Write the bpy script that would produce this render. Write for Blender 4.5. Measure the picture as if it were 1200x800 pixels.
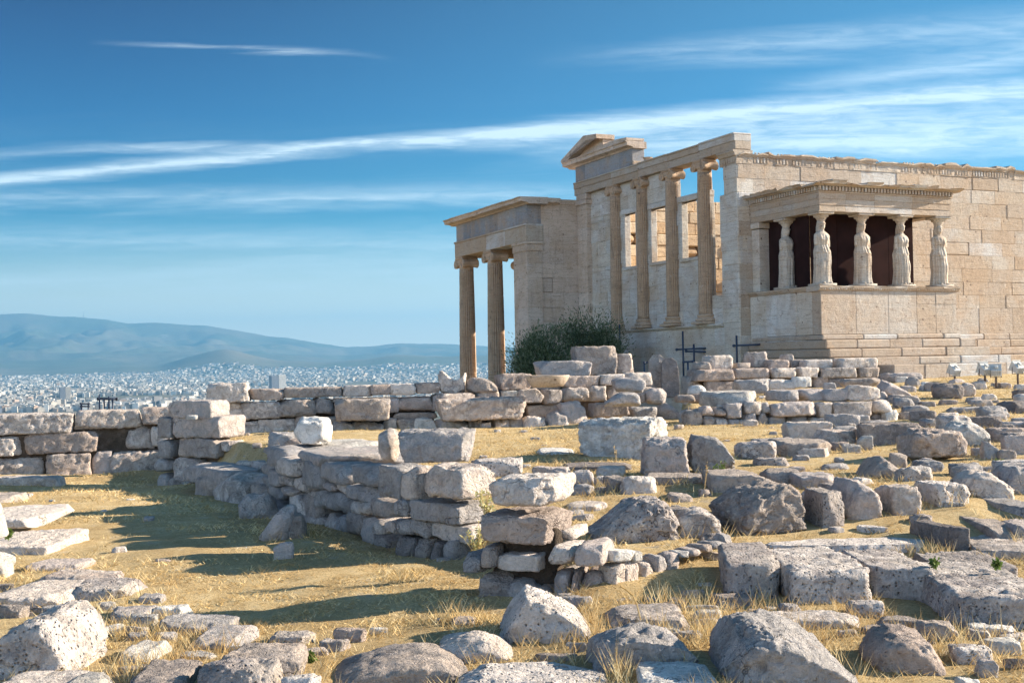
import bpy, math, random
import numpy as np
from mathutils import Matrix, Vector
for o in list(bpy.data.objects): bpy.data.objects.remove(o)
SC = bpy.context.scene
COL = SC.collection
R = math.radians
# ---------------------------------------------------------------- camera
F = 1420.0                      # focal length in pixels of a 1200 px wide picture
PITCH = R(0.955); ROLL = R(1.03)
_f = np.array([0, math.cos(PITCH), math.sin(PITCH)])
_r0 = np.array([1.0, 0, 0]); _u0 = np.array([0, -math.sin(PITCH), math.cos(PITCH)])
_r = math.cos(ROLL)*_r0 - math.sin(ROLL)*_u0
_u = math.sin(ROLL)*_r0 + math.cos(ROLL)*_u0
cd = bpy.data.cameras.new('camera'); cam = bpy.data.objects.new('camera', cd); COL.objects.link(cam)
cd.sensor_width = 36; cd.lens = 36*F/1200; cd.clip_start = 0.1; cd.clip_end = 90000
cam.matrix_world = Matrix(((_r[0], _u[0], -_f[0], 0), (_r[1], _u[1], -_f[1], 0), (_r[2], _u[2], -_f[2], 0), (0, 0, 0, 1)))
SC.camera = cam
SC.render.resolution_x = 1024; SC.render.resolution_y = 682
SC.view_settings.view_transform = 'Standard'; SC.view_settings.look = 'None'
SC.view_settings.gamma = 1; SC.view_settings.use_curve_mapping = False
SC.view_settings.exposure = 1.62
SC.cycles.max_bounces = 4; SC.cycles.diffuse_bounces = 3; SC.cycles.glossy_bounces = 2; SC.cycles.volume_bounces = 0
SC.cycles.transmission_bounces = 2; SC.cycles.transparent_max_bounces = 4; SC.cycles.caustics_reflective = False; SC.cycles.caustics_refractive = False
# ---------------------------------------------------------------- sky and sun
SUN_AZ = 77.0      # degrees clockwise from the view direction (+Y)
SUN_EL = 20.5
def NN(nt, typ, ins=None, **props):
    n = nt.nodes.new(typ)
    for k, v in props.items(): setattr(n, k, v)
    for k, v in (ins or {}).items():
        s = n.inputs[k]
        if isinstance(v, bpy.types.NodeSocket): nt.links.new(v, s)
        elif isinstance(v, bpy.types.Node): nt.links.new(v.outputs[0], s)
        else: s.default_value = v
    return n
def MA(nt, op, a, b=None, c=None, clamp=False):
    ins = {0: a}
    if b is not None: ins[1] = b
    if c is not None: ins[2] = c
    return NN(nt, 'ShaderNodeMath', ins, operation=op, use_clamp=clamp).outputs[0]
def MIX(nt, fac, a, b, mode='MIX'):
    n = nt.nodes.new('ShaderNodeMix'); n.data_type = 'RGBA'; n.blend_type = mode; n.clamp_factor = True
    for i, v in ((0, fac), (6, a), (7, b)):
        s = n.inputs[i]
        if isinstance(v, bpy.types.NodeSocket): nt.links.new(v, s)
        elif isinstance(v, tuple): s.default_value = v if len(v) == 4 else (*v, 1)
        else: s.default_value = v
    return n.outputs[2]
def SMOOTH(nt, v, lo, hi, a=0.0, b=1.0):
    return NN(nt, 'ShaderNodeMapRange', {0: v, 1: lo, 2: hi, 3: a, 4: b}, interpolation_type='SMOOTHSTEP').outputs[0]
def RAMP(nt, v, stops):
    n = nt.nodes.new('ShaderNodeValToRGB'); nt.links.new(v, n.inputs[0])
    el = n.color_ramp.elements
    while len(el) < len(stops): el.new(0.5)
    for e, (p, c) in zip(el, stops): e.position = p; e.color = (*c, 1)
    return n.outputs[0]

W = bpy.data.worlds.new('World'); SC.world = W; W.use_nodes = True
nt = W.node_tree; nt.nodes.clear()
sky = NN(nt, 'ShaderNodeTexSky', sky_type='NISHITA', sun_disc=False, sun_elevation=R(SUN_EL), sun_rotation=R(SUN_AZ),
         altitude=150, air_density=1.0, dust_density=0.5, ozone_density=3.0)
tc = NN(nt, 'ShaderNodeTexCoord')
sx = NN(nt, 'ShaderNodeSeparateXYZ', {0: tc.outputs['Generated']})
yy = MA(nt, 'MAXIMUM', sx.outputs[1], 0.05)
s_ = MA(nt, 'DIVIDE', sx.outputs[0], yy)          # tangent of azimuth from +Y
t_ = MA(nt, 'DIVIDE', sx.outputs[2], yy)          # tangent of elevation
cv = NN(nt, 'ShaderNodeCombineXYZ', {0: MA(nt, 'MULTIPLY', s_, 1.6), 1: MA(nt, 'MULTIPLY', t_, 22.0)})
wisp = NN(nt, 'ShaderNodeTexNoise', {'Vector': cv, 'Scale': 2.2, 'Detail': 7.0, 'Roughness': 0.62, 'Distortion': 0.5}).outputs[0]
cv2 = NN(nt, 'ShaderNodeCombineXYZ', {0: MA(nt, 'MULTIPLY', s_, 8.0), 1: MA(nt, 'MULTIPLY', t_, 60.0)})
fine = NN(nt, 'ShaderNodeTexNoise', {'Vector': cv2, 'Scale': 3.0, 'Detail': 9.0, 'Roughness': 0.6, 'Distortion': 0.8}).outputs[0]
warp = MA(nt, 'MULTIPLY', MA(nt, 'SUBTRACT', wisp, 0.5), 0.022)
def st(px, py): # sky chart coordinates (tangents) measured from level and from +Y
    return (px-600)/F, (435-.018*(px+30)-py)/F
def streak(x0, y0, x1, y1, w0, w1, dens, soft=0.08, base=None):
    (a, b), (c, d) = st(x0, y0), st(x1, y1)
    L = math.hypot(c-a, d-b); ux, uy = (c-a)/L, (d-b)/L
    ds = MA(nt, 'SUBTRACT', s_, a); dt = MA(nt, 'SUBTRACT', MA(nt, 'ADD', t_, warp), b)
    al = MA(nt, 'ADD', MA(nt, 'MULTIPLY', ds, ux), MA(nt, 'MULTIPLY', dt, uy))
    pe = MA(nt, 'ABSOLUTE', MA(nt, 'SUBTRACT', MA(nt, 'MULTIPLY', dt, ux), MA(nt, 'MULTIPLY', ds, uy)))
    fr = MA(nt, 'DIVIDE', al, L)
    wid = NN(nt, 'ShaderNodeMapRange', {0: fr, 1: 0.0, 2: 1.0, 3: w0/F, 4: w1/F}).outputs[0]
    g = MA(nt, 'POWER', MA(nt, 'SUBTRACT', 1.0, MA(nt, 'MINIMUM', MA(nt, 'DIVIDE', pe, wid), 1.0)), 1.4)
    e = MA(nt, 'MULTIPLY', SMOOTH(nt, fr, -soft, soft), SMOOTH(nt, fr, 1-soft, 1+soft, 1.0, 0.0))
    m = MA(nt, 'MULTIPLY', MA(nt, 'MULTIPLY', g, e), dens)
    return m if base is None else MA(nt, 'ADD', base, m)
cl = streak(-300, 240, 640, 150, 15, 15, 1.1, .1)
cl = streak(620, 152, 1500, 80, 17, 24, 1.15, .08, cl)
cl = streak(500, 172, 1400, 118, 18, 34, .45, .2, cl)
cl = streak(700, 170, 1500, 150, 30, 60, .55, .2, cl)
cl = streak(-100, 236, 700, 226, 16, 24, .5, .2, cl)
cl = streak(100, 171, 430, 171, 9, 9, .42, .3, cl)
cl = streak(-200, 190, 240, 170, 9, 9, .3, .3, cl)
cl = streak(170, 50, 410, 62, 7, 5, .4, .3, cl)
cl = streak(760, 62, 1400, 20, 22, 44, .45, .25, cl)
cl = streak(950, 98, 1300, 55, 20, 34, .5, .25, cl)
cl = streak(-200, 280, 640, 286, 30, 30, .36, .2, cl)
cl = streak(-200, 330, 640, 316, 26, 34, .34, .2, cl)
cl = streak(900, 165, 1500, 178, 40, 50, .5, .3, cl)
mod = MA(nt, 'ADD', SMOOTH(nt, fine, .30, .70, .38, .95), MA(nt, 'MULTIPLY', SMOOTH(nt, wisp, .35, .7), .55))
cl = MA(nt, 'MULTIPLY', cl, mod, clamp=True)
amb = MA(nt, 'MULTIPLY', SMOOTH(nt, wisp, .45, .8), SMOOTH(nt, t_, .24, .05, 0.0, .30))
cl = MA(nt, 'ADD', cl, amb, clamp=True)
hz_ = MA(nt, 'POWER', SMOOTH(nt, t_, .13, .0), 1.2)
flt = RAMP(nt, MA(nt, 'MULTIPLY', t_, 2.5), [(0.0, (.80, .78, .60)), (.12, (.40, .63, .60)), (.28, (.09, .45, .60)), (.52, (.0, .25, .48)), (.75, (.0, .115, .31)), (1.0, (.0, .055, .23))])
skyc = MIX(nt, 1.0, sky.outputs[0], flt, 'MULTIPLY')
glow = MIX(nt, MA(nt, 'MULTIPLY', SMOOTH(nt, s_, -.38, .55), .30), skyc, (1.2, 4.4, 6.8))
hzc = MIX(nt, MA(nt, 'MULTIPLY', hz_, .85), glow, (10.5, 9.6, 7.6))
skycol = MIX(nt, MA(nt, 'MULTIPLY', cl, .8), hzc, (5.6, 6.6, 7.1))
# added fill light: unseen sky low behind the viewer made brighter for shaded faces
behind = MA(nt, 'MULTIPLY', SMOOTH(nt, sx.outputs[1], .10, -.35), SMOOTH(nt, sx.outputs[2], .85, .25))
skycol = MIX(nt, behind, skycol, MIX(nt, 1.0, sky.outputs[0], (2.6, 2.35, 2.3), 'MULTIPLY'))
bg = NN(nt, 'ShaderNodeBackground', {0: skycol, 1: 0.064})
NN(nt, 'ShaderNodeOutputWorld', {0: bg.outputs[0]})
sd = bpy.data.lights.new('sun', 'SUN'); sun = bpy.data.objects.new('sun', sd); COL.objects.link(sun)
sd.energy = 5.0; sd.angle = R(0.5); sd.color = (1.0, 0.87, 0.69)
_sv = Vector((math.sin(R(SUN_AZ))*math.cos(R(SUN_EL)), math.cos(R(SUN_AZ))*math.cos(R(SUN_EL)), math.sin(R(SUN_EL))))
sun.rotation_euler = _sv.to_track_quat('Z', 'Y').to_euler()

# ---------------------------------------------------------------- helpers
def ray(px, py):
    """direction (dx, 1, dz) of the line of sight through a point of the photograph"""
    d = _f*F + _r*(px-600) + _u*(400-py)
    return d/d[1]
def tag(o, label=None, cat=None, group=None, kind=None):
    if label: o['label'] = label
    if cat: o['category'] = cat
    if group: o['group'] = group
    if kind: o['kind'] = kind
    return o
def mesh_np(name, V, Fq, mat, parent=None, smooth=False, tris=None, loc=(0, 0, 0), mats=None, midx=None):
    me = bpy.data.meshes.new(name)
    V = np.asarray(V, dtype=np.float32); 
    Fq = np.zeros((0, 4), int) if Fq is None else np.asarray(Fq, dtype=np.int32).reshape(-1, 4)
    nq = len(Fq); T = np.zeros((0, 3), int) if tris is None else np.asarray(tris, dtype=np.int32).reshape(-1, 3)
    ntr = len(T)
    me.vertices.add(len(V)); me.vertices.foreach_set('co', V.ravel())
    me.loops.add(nq*4+ntr*3); me.loops.foreach_set('vertex_index', np.concatenate([Fq.ravel(), T.ravel()]).astype(np.int32))
    me.polygons.add(nq+ntr)
    ls = np.concatenate([np.arange(nq)*4, nq*4+np.arange(ntr)*3]).astype(np.int32)
    me.polygons.foreach_set('loop_start', ls)
    me.polygons.foreach_set('use_smooth', np.full(nq+ntr, bool(smooth)))
    if mats:
        for m in mats: me.materials.append(m)
        me.polygons.foreach_set('material_index', np.asarray(midx, dtype=np.int32))
    elif mat: me.materials.append(mat)
    me.update(calc_edges=True)
    o = bpy.data.objects.new(name, me); COL.objects.link(o)
    if parent: o.parent = parent
    o.location = loc
    return o
def empty(name, loc=(0, 0, 0), rz=0):
    o = bpy.data.objects.new(name, None); o.empty_display_size = .3; COL.objects.link(o)
    o.location = loc; o.rotation_euler = (0, 0, rz); return o
def copy_tree(o, parent=None):
    c = o.copy(); COL.objects.link(c)
    if parent: c.parent = parent
    for ch in [x for x in o.children]: copy_tree(ch, c)
    return c
class MB:
    """collects boxes, tubes, prisms and turned shapes into one mesh"""
    def __init__(s): s.v = []; s.q = []; s.t = []; s.n = 0
    def add(s, V, Q=None, T=None):
        V = np.asarray(V, float).reshape(-1, 3); s.v.append(V)
        if Q is not None and len(Q): s.q.append(np.asarray(Q, int).reshape(-1, 4)+s.n)
        if T is not None and len(T): s.t.append(np.asarray(T, int).reshape(-1, 3)+s.n)
        s.n += len(V)
    def box(s, x0, x1, y0, y1, z0, z1, c=0.0):
        """box with its edges chamfered by c"""
        if c <= 0:
            V = [(x, y, z) for z in (z0, z1) for y in (y0, y1) for x in (x0, x1)]
            s.add(V, [(0, 2, 3, 1), (4, 5, 7, 6), (0, 1, 5, 4), (2, 6, 7, 3), (0, 4, 6, 2), (1, 3, 7, 5)]); return
        c = min(c, abs(x1-x0)*.4, abs(y1-y0)*.4, abs(z1-z0)*.4)
        V = []; idx = {}
        X = (x0, x1); Y = (y0, y1); Z = (z0, z1); sg = (1, -1)
        for i in (0, 1):
            for j in (0, 1):
                for k in (0, 1):
                    for a in (0, 1, 2):
                        p = [X[i]+(c*sg[i] if a != 0 else 0), Y[j]+(c*sg[j] if a != 1 else 0), Z[k]+(c*sg[k] if a != 2 else 0)]
                        idx[i, j, k, a] = len(V); V.append(p)
        Q = []; T = []
        for i in (0, 1):
            f = [idx[i, 0, 0, 0], idx[i, 1, 0, 0], idx[i, 1, 1, 0], idx[i, 0, 1, 0]]; Q.append(f if i else f[::-1])
            f = [idx[0, i, 0, 1], idx[0, i, 1, 1], idx[1, i, 1, 1], idx[1, i, 0, 1]]; Q.append(f if i else f[::-1])
            f = [idx[0, 0, i, 2], idx[1, 0, i, 2], idx[1, 1, i, 2], idx[0, 1, i, 2]]; Q.append(f if i else f[::-1])
        for i in (0, 1):
            for j in (0, 1):
                sgn = (i == j)
                f = [idx[i, j, 0, 0], idx[i, j, 0, 1], idx[i, j, 1, 1], idx[i, j, 1, 0]]; Q.append(f if sgn else f[::-1])
                f = [idx[i, 0, j, 0], idx[i, 1, j, 0], idx[i, 1, j, 2], idx[i, 0, j, 2]]; Q.append(f if sgn else f[::-1])
                f = [idx[0, i, j, 1], idx[0, i, j, 2], idx[1, i, j, 2], idx[1, i, j, 1]]; Q.append(f if sgn else f[::-1])
                for k in (0, 1):
                    f = [idx[i, j, k, 0], idx[i, j, k, 1], idx[i, j, k, 2]]; T.append(f if (i+j+k) % 2 else f[::-1])
        s.add(V, Q, T)
    def prism(s, pts, a0, a1, axis='x'):
        """polygon pts extruded between a0 and a1 along axis (pts are the two other coordinates)"""
        n = len(pts); V = []
        for a in (a0, a1):
            for (p, q) in pts:
                V.append((a, p, q) if axis == 'x' else ((p, a, q) if axis == 'y' else (p, q, a)))
        Q = [(i, (i+1) % n, n+(i+1) % n, n+i) for i in range(n)]
        T = [(0, i+1, i) for i in range(1, n-1)]+[(n, n+i, n+i+1) for i in range(1, n-1)]
        s.add(V, Q, T)
    def tube(s, a, b, r, n=8, r2=None):
        a = np.array(a, float); b = np.array(b, float); d = b-a; d /= np.linalg.norm(d)
        h = np.array([0, 0, 1.]) if abs(d[2]) < .9 else np.array([1., 0, 0])
        p = np.cross(d, h); p /= np.linalg.norm(p); q = np.cross(d, p)
        ang = np.arange(n)*2*math.pi/n; ring = np.outer(np.cos(ang), p)+np.outer(np.sin(ang), q)
        V = np.vstack([a+ring*r, b+ring*(r if r2 is None else r2), [a], [b]])
        s.add(V, [(i, n+i, n+(i+1) % n, (i+1) % n) for i in range(n)],
              [(2*n, i, (i+1) % n) for i in range(n)]+[(2*n+1, n+(i+1) % n, n+i) for i in range(n)])
    def rings(s, rings, closed_caps=True):
        """rings: list of (n,3) arrays joined in order"""
        n = len(rings[0]); m = len(rings); V = np.vstack(rings)
        i = np.arange(n); Q = []
        for k in range(m-1):
            Q.append(np.stack([k*n+i, k*n+(i+1) % n, (k+1)*n+(i+1) % n, (k+1)*n+i], 1))
        T = []
        if closed_caps:
            V = np.vstack([V, rings[0].mean(0), rings[-1].mean(0)])
            T = [(m*n, (j+1) % n, j) for j in range(n)]+[(m*n+1, (m-1)*n+j, (m-1)*n+(j+1) % n) for j in range(n)]
        s.add(V, np.vstack(Q), T)
    def lathe(s, prof, n=24, c=(0, 0)):
        ang = np.arange(n)*2*math.pi/n
        s.rings([np.stack([c[0]+r*np.cos(ang), c[1]+r*np.sin(ang), np.full(n, z)], 1) for r, z in prof])
    def build(s, name, mat, parent=None, smooth=False, loc=(0, 0, 0), dz=0.0):
        V = np.vstack(s.v)
        if dz: V = V+np.array([0, 0, dz])
        return mesh_np(name, V, np.vstack(s.q) if s.q else None, mat, parent, smooth, np.vstack(s.t) if s.t else None, loc)

def _hash(ix, iy, iz, seed):
    h = (ix*374761393 + iy*668265263 + iz*1274126177 + seed*974634777) & 0xffffffff
    h = ((h ^ (h >> 13))*1274126177) & 0xffffffff
    h = ((h ^ (h >> 16))*2246822519) & 0xffffffff
    return ((h ^ (h >> 15)) & 0xffffff)/8388607.5-1.0
def vnoise(P, seed=0):
    i = np.floor(P).astype(np.int64); f = P-i; u = f*f*(3-2*f); r = 0
    for dx in (0, 1):
        for dy in (0, 1):
            for dz in (0, 1):
                w = (u[:, 0] if dx else 1-u[:, 0])*(u[:, 1] if dy else 1-u[:, 1])*(u[:, 2] if dz else 1-u[:, 2])
                r = r+w*_hash(i[:, 0]+dx, i[:, 1]+dy, i[:, 2]+dz, seed)
    return r
def fbm(P, seed=0, o=4, g=.5):
    a = 1; r = 0; s = 0
    for k in range(o):
        r = r+a*vnoise(P*2**k+k*17.3, seed+k); s += a; a *= g
    return r/s

# ---------------------------------------------------------------- materials
def new_mat(name):
    m = bpy.data.materials.new(name); m.use_nodes = True; m.node_tree.nodes.clear(); return m, m.node_tree
def finish(nt, col, rough=.9, bump=None, bstr=.4, bdist=.02, spec=.25, normal=None):
    ins = {'Base Color': col, 'Roughness': rough, 'Specular IOR Level': spec}
    if bump is not None:
        ins['Normal'] = NN(nt, 'ShaderNodeBump', {'Height': bump, 'Strength': bstr, 'Distance': bdist}).outputs[0]
    b = NN(nt, 'ShaderNodeBsdfPrincipled', ins)
    NN(nt, 'ShaderNodeOutputMaterial', {0: b.outputs[0]})
def NOI(nt, vec, sc, det=5.0, ro=.55, dist=0.0):
    return NN(nt, 'ShaderNodeTexNoise', {'Vector': vec, 'Scale': sc, 'Detail': det, 'Roughness': ro, 'Distortion': dist}).outputs[0]
def stone_mat(name, c1, c2, c3, pit=.5, dark=.5, scale=1.0, cover=.0):
    """weathered limestone: three tones in patches, dark lichen specks and pits"""
    m, nt = new_mat(name)
    geo = NN(nt, 'ShaderNodeNewGeometry'); pos = geo.outputs['Position']
    oi = NN(nt, 'ShaderNodeObjectInfo'); rnd = oi.outputs['Random']
    off = NN(nt, 'ShaderNodeVectorMath', {0: pos, 1: NN(nt, 'ShaderNodeCombineXYZ', {0: MA(nt, 'MULTIPLY', rnd, 50.0), 1: MA(nt, 'MULTIPLY', rnd, 23.0), 2: 0.0}).outputs[0]}, operation='ADD').outputs[0]
    big = NOI(nt, off, 1.6*scale, 4, .6, .6)
    mid = NOI(nt, off, 7*scale, 6, .7, .3)
    fin = NOI(nt, off, 38*scale, 6, .75)
    col = MIX(nt, SMOOTH(nt, big, .42, .58), c1, c2)
    col = MIX(nt, SMOOTH(nt, MA(nt, 'ADD', mid, MA(nt, 'MULTIPLY', MA(nt, 'SUBTRACT', rnd, .5), .5)), .45, .68), col, c3)
    # rust and ochre stains
    st_ = NOI(nt, off, 3.1*scale, 5, .65, 1.2)
    col = MIX(nt, SMOOTH(nt, st_, .6, .74, 0, .38), col, (.30, .17, .10))
    # dark lichen specks
    vor = NN(nt, 'ShaderNodeTexVoronoi', {'Vector': off, 'Scale': 34*scale, 'Randomness': 1.0}).outputs['Distance']
    spk = MA(nt, 'MULTIPLY', SMOOTH(nt, MA(nt, 'ADD', vor, MA(nt, 'MULTIPLY', fin, .35)), .36+cover*.35, .20), SMOOTH(nt, mid, .42-cover, .58-cover))
    col = MIX(nt, MA(nt, 'MULTIPLY', spk, dark), col, (.075, .066, .06))
    tone = MA(nt, 'ADD', SMOOTH(nt, MA(nt, 'ADD', MA(nt, 'MULTIPLY', fin, .5), MA(nt, 'MULTIPLY', mid, .5)), .34, .66, .70, 1.20), MA(nt, 'MULTIPLY', MA(nt, 'SUBTRACT', rnd, .5), .32))
    col = MIX(nt, 1.0, col, NN(nt, 'ShaderNodeCombineColor', {0: tone, 1: tone, 2: tone}).outputs[0], 'MULTIPLY')
    crk = NN(nt, 'ShaderNodeTexVoronoi', {'Vector': NN(nt, 'ShaderNodeVectorMath', {0: off, 1: NN(nt, 'ShaderNodeTexNoise', {'Vector': off, 'Scale': 3.0*scale, 'Detail': 4.0}).outputs[1]}, operation='ADD').outputs[0], 'Scale': 2.2*scale}, feature='DISTANCE_TO_EDGE').outputs[0]
    crack = MA(nt, 'MAXIMUM', SMOOTH(nt, crk, .0, .02), SMOOTH(nt, big, .60, .50))
    col = MIX(nt, MA(nt, 'MULTIPLY', MA(nt, 'SUBTRACT', 1.0, crack), .5), col, (.09, .075, .065))
    h = MA(nt, 'ADD', MA(nt, 'MULTIPLY', mid, 1.5), MA(nt, 'MULTIPLY', fin, .45))
    h = MA(nt, 'ADD', h, MA(nt, 'MULTIPLY', big, 1.0))
    h = MA(nt, 'ADD', h, MA(nt, 'MULTIPLY', SMOOTH(nt, vor, .0, .35), .30*pit))
    h = MA(nt, 'ADD', h, MA(nt, 'MULTIPLY', crack, .35))
    finish(nt, col, .92, h, 1.0, .075/scale**.5, .2)
    return m
M = {}
M['lime'] = stone_mat('limestone', (.60, .50, .43), (.47, .41, .375), (.70, .62, .56), .6, .6)
M['grey'] = stone_mat('grey_limestone', (.46, .43, .415), (.57, .53, .51), (.56, .48, .44), .5, .5)
M['pitted'] = stone_mat('pitted_limestone', (.60, .53, .48), (.48, .42, .395), (.70, .63, .58), 2.2, 1.0, .85, .10)
M['pink'] = stone_mat('pink_limestone', (.62, .50, .43), (.50, .41, .36), (.68, .59, .52), .9, .6)
M['white'] = stone_mat('white_marble_rubble', (.74, .70, .64), (.60, .56, .52), (.80, .76, .71), .4, .35)
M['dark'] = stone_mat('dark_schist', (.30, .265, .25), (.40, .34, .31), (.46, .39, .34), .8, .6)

def marble_mat(name, cols, blue=.0, joint=True, streak=.3, bstr=.5):
    m, nt = new_mat(name)
    tcn = NN(nt, 'ShaderNodeTexCoord'); pos = NN(nt, 'ShaderNodeNewGeometry').outputs['Position']
    isl = NN(nt, 'ShaderNodeNewGeometry').outputs['Random Per Island']
    base = RAMP(nt, isl, cols)
    big = NOI(nt, pos, .9, 5, .6, .5); mid = NOI(nt, pos, 5, 6, .65, .4); fin = NOI(nt, pos, 30, 5, .7)
    sxx = NN(nt, 'ShaderNodeSeparateXYZ', {0: pos})
    vv = NN(nt, 'ShaderNodeCombineXYZ', {0: MA(nt, 'MULTIPLY', sxx.outputs[0], .8), 1: MA(nt, 'MULTIPLY', sxx.outputs[1], .8), 2: MA(nt, 'MULTIPLY', sxx.outputs[2], 9.0)}).outputs[0]
    vein = NOI(nt, vv, 1.4, 6, .6, 1.0)
    dr = NN(nt, 'ShaderNodeCombineXYZ', {0: MA(nt, 'MULTIPLY', sxx.outputs[0], 5.0), 1: MA(nt, 'MULTIPLY', sxx.outputs[1], 5.0), 2: MA(nt, 'MULTIPLY', sxx.outputs[2], .7)}).outputs[0]
    drip = NOI(nt, dr, 1.0, 6, .65, .5)
    col = MIX(nt, SMOOTH(nt, big, .4, .66, 0, .5), base, (.47, .32, .20))
    col = MIX(nt, SMOOTH(nt, vein, .5, .68, 0, .4), col, (.40, .29, .20))
    col = MIX(nt, SMOOTH(nt, drip, .52, .74, 0, streak), col, (.20, .145, .11))
    col = MIX(nt, SMOOTH(nt, mid, .6, .75, 0, .5), col, (.68, .62, .54))
    col = MIX(nt, SMOOTH(nt, mid, .40, .30, 0, .55), col, (.22, .15, .11))
    pitv = NN(nt, 'ShaderNodeTexVoronoi', {'Vector': pos, 'Scale': 3.3}).outputs['Distance']
    col = MIX(nt, MA(nt, 'MULTIPLY', SMOOTH(nt, MA(nt, 'ADD', pitv, MA(nt, 'MULTIPLY', mid, .4)), .34, .25), SMOOTH(nt, big, .46, .56)), col, (.15, .105, .08))
    wedge = NOI(nt, vv, .55, 6, .62, 2.2)
    col = MIX(nt, SMOOTH(nt, MA(nt, 'ABSOLUTE', MA(nt, 'SUBTRACT', wedge, .52)), .012, .0, 0, .75), col, (.16, .11, .08))
    tone = SMOOTH(nt, fin, .25, .75, .78, 1.15)
    col = MIX(nt, 1.0, col, NN(nt, 'ShaderNodeCombineColor', {0: tone, 1: tone, 2: tone}).outputs[0], 'MULTIPLY')
    h = MA(nt, 'ADD', MA(nt, 'MULTIPLY', mid, 1.3), MA(nt, 'ADD', MA(nt, 'MULTIPLY', fin, .4), MA(nt, 'MULTIPLY', vein, .6)))
    finish(nt, col, .8, h, bstr, .04, .3)
    return m
WARM = [(0, (.44, .355, .28)), (.22, (.50, .42, .345)), (.42, (.41, .315, .235)), (.55, (.47, .38, .295)), (.72, (.53, .48, .42)), (.84, (.44, .35, .265)), (.9, (.56, .545, .52)), (1, (.57, .55, .53))]
COOL = [(0, (.66, .62, .56)), (.3, (.62, .58, .53)), (.6, (.69, .63, .54)), (.8, (.60, .52, .43)), (1, (.72, .69, .65))]
BROWN = [(0, (.60, .47, .38)), (.4, (.66, .53, .43)), (.7, (.56, .45, .37)), (1, (.70, .58, .49))]
M['warm'] = marble_mat('warm_marble', WARM)
M['cool'] = marble_mat('pale_marble', COOL, streak=.22)
M['brown'] = marble_mat('brown_weathered_marble', BROWN, streak=.4)
M['column'] = marble_mat('column_marble', [(0, (.52, .365, .25)), (1, (.62, .46, .33))], streak=.75)
M['statue'] = marble_mat('statue_marble', [(0, (.52, .46, .39)), (1, (.57, .51, .44))], streak=.9)
M['podium'] = marble_mat('podium_marble', [(0, (.47, .39, .315)), (.4, (.50, .43, .36)), (.7, (.46, .365, .285)), (1, (.53, .48, .425))], streak=.35)
M['frieze'] = marble_mat('blue_grey_frieze_stone', [(0, (.20, .215, .24)), (.5, (.26, .275, .30)), (1, (.33, .34, .36))], streak=.3, bstr=.25)
M['rough'] = marble_mat('rough_inner_blocks', [(0, (.60, .40, .22)), (.5, (.68, .50, .31)), (1, (.72, .60, .44))], streak=.5, bstr=.9)
def plain(name, c, rough=.6, metal=0.0, spec=.4, noise=.15, scale=6.0):
    m, nt = new_mat(name); pos = NN(nt, 'ShaderNodeNewGeometry').outputs['Position']
    n = NOI(nt, pos, scale, 5, .6)
    t = SMOOTH(nt, n, .3, .7, 1-noise, 1+noise)
    col = MIX(nt, 1.0, (*c, 1), NN(nt, 'ShaderNodeCombineColor', {0: t, 1: t, 2: t}).outputs[0], 'MULTIPLY')
    b = NN(nt, 'ShaderNodeBsdfPrincipled', {'Base Color': col, 'Roughness': rough, 'Metallic': metal, 'Specular IOR Level': spec})
    NN(nt, 'ShaderNodeOutputMaterial', {0: b.outputs[0]}); return m
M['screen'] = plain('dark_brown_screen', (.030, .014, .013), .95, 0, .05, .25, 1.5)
M['pipe'] = plain('dark_painted_pipe', (.035, .05, .085), .5)
M['lampw'] = plain('white_lamp_housing', (.52, .52, .50), .5)
M['glass'] = plain('lamp_glass', (.25, .27, .30), .12, 0, .6)
M['rust'] = plain('rusty_post', (.11, .075, .055), .8)
def island_mat(name, stops, rough=.8, spec=.2, trans=0.0, patch=None, scale=1.0):
    m, nt = new_mat(name); g = NN(nt, 'ShaderNodeNewGeometry')
    col = RAMP(nt, g.outputs['Random Per Island'], stops)
    if patch:
        n = NOI(nt, g.outputs['Position'], scale, 4, .6, .4)
        col = MIX(nt, SMOOTH(nt, n, .45, .68, 0, .6), col, patch)
    b = NN(nt, 'ShaderNodeBsdfPrincipled', {'Base Color': col, 'Roughness': rough, 'Specular IOR Level': spec})
    if trans > 0:
        t = NN(nt, 'ShaderNodeBsdfTranslucent', {'Color': col})
        b = NN(nt, 'ShaderNodeMixShader', {0: trans, 1: b.outputs[0], 2: t.outputs[0]})
    NN(nt, 'ShaderNodeOutputMaterial', {0: b.outputs[0]}); return m
M['straw'] = island_mat('dry_straw', [(0, (.42, .28, .11)), (.35, (.62, .44, .20)), (.7, (.76, .59, .31)), (1, (.85, .73, .46))], .85, .15, .25, (.36, .22, .09), .8)
M['leaf'] = island_mat('olive_leaf', [(0, (.05, .08, .035)), (.5, (.10, .135, .065)), (.8, (.17, .21, .12)), (1, (.30, .34, .24))], .6, .3, .2)
M['weed'] = island_mat('green_weed_leaf', [(0, (.09, .15, .035)), (1, (.22, .28, .08))], .7, .2, .3)
M['flower'] = island_mat('dry_yellow_flower', [(0, (.55, .48, .16)), (1, (.72, .68, .42))], .8, .2, .3)
M['bark'] = plain('olive_bark', (.16, .13, .10), .9, 0, .2, .35, 12)
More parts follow.
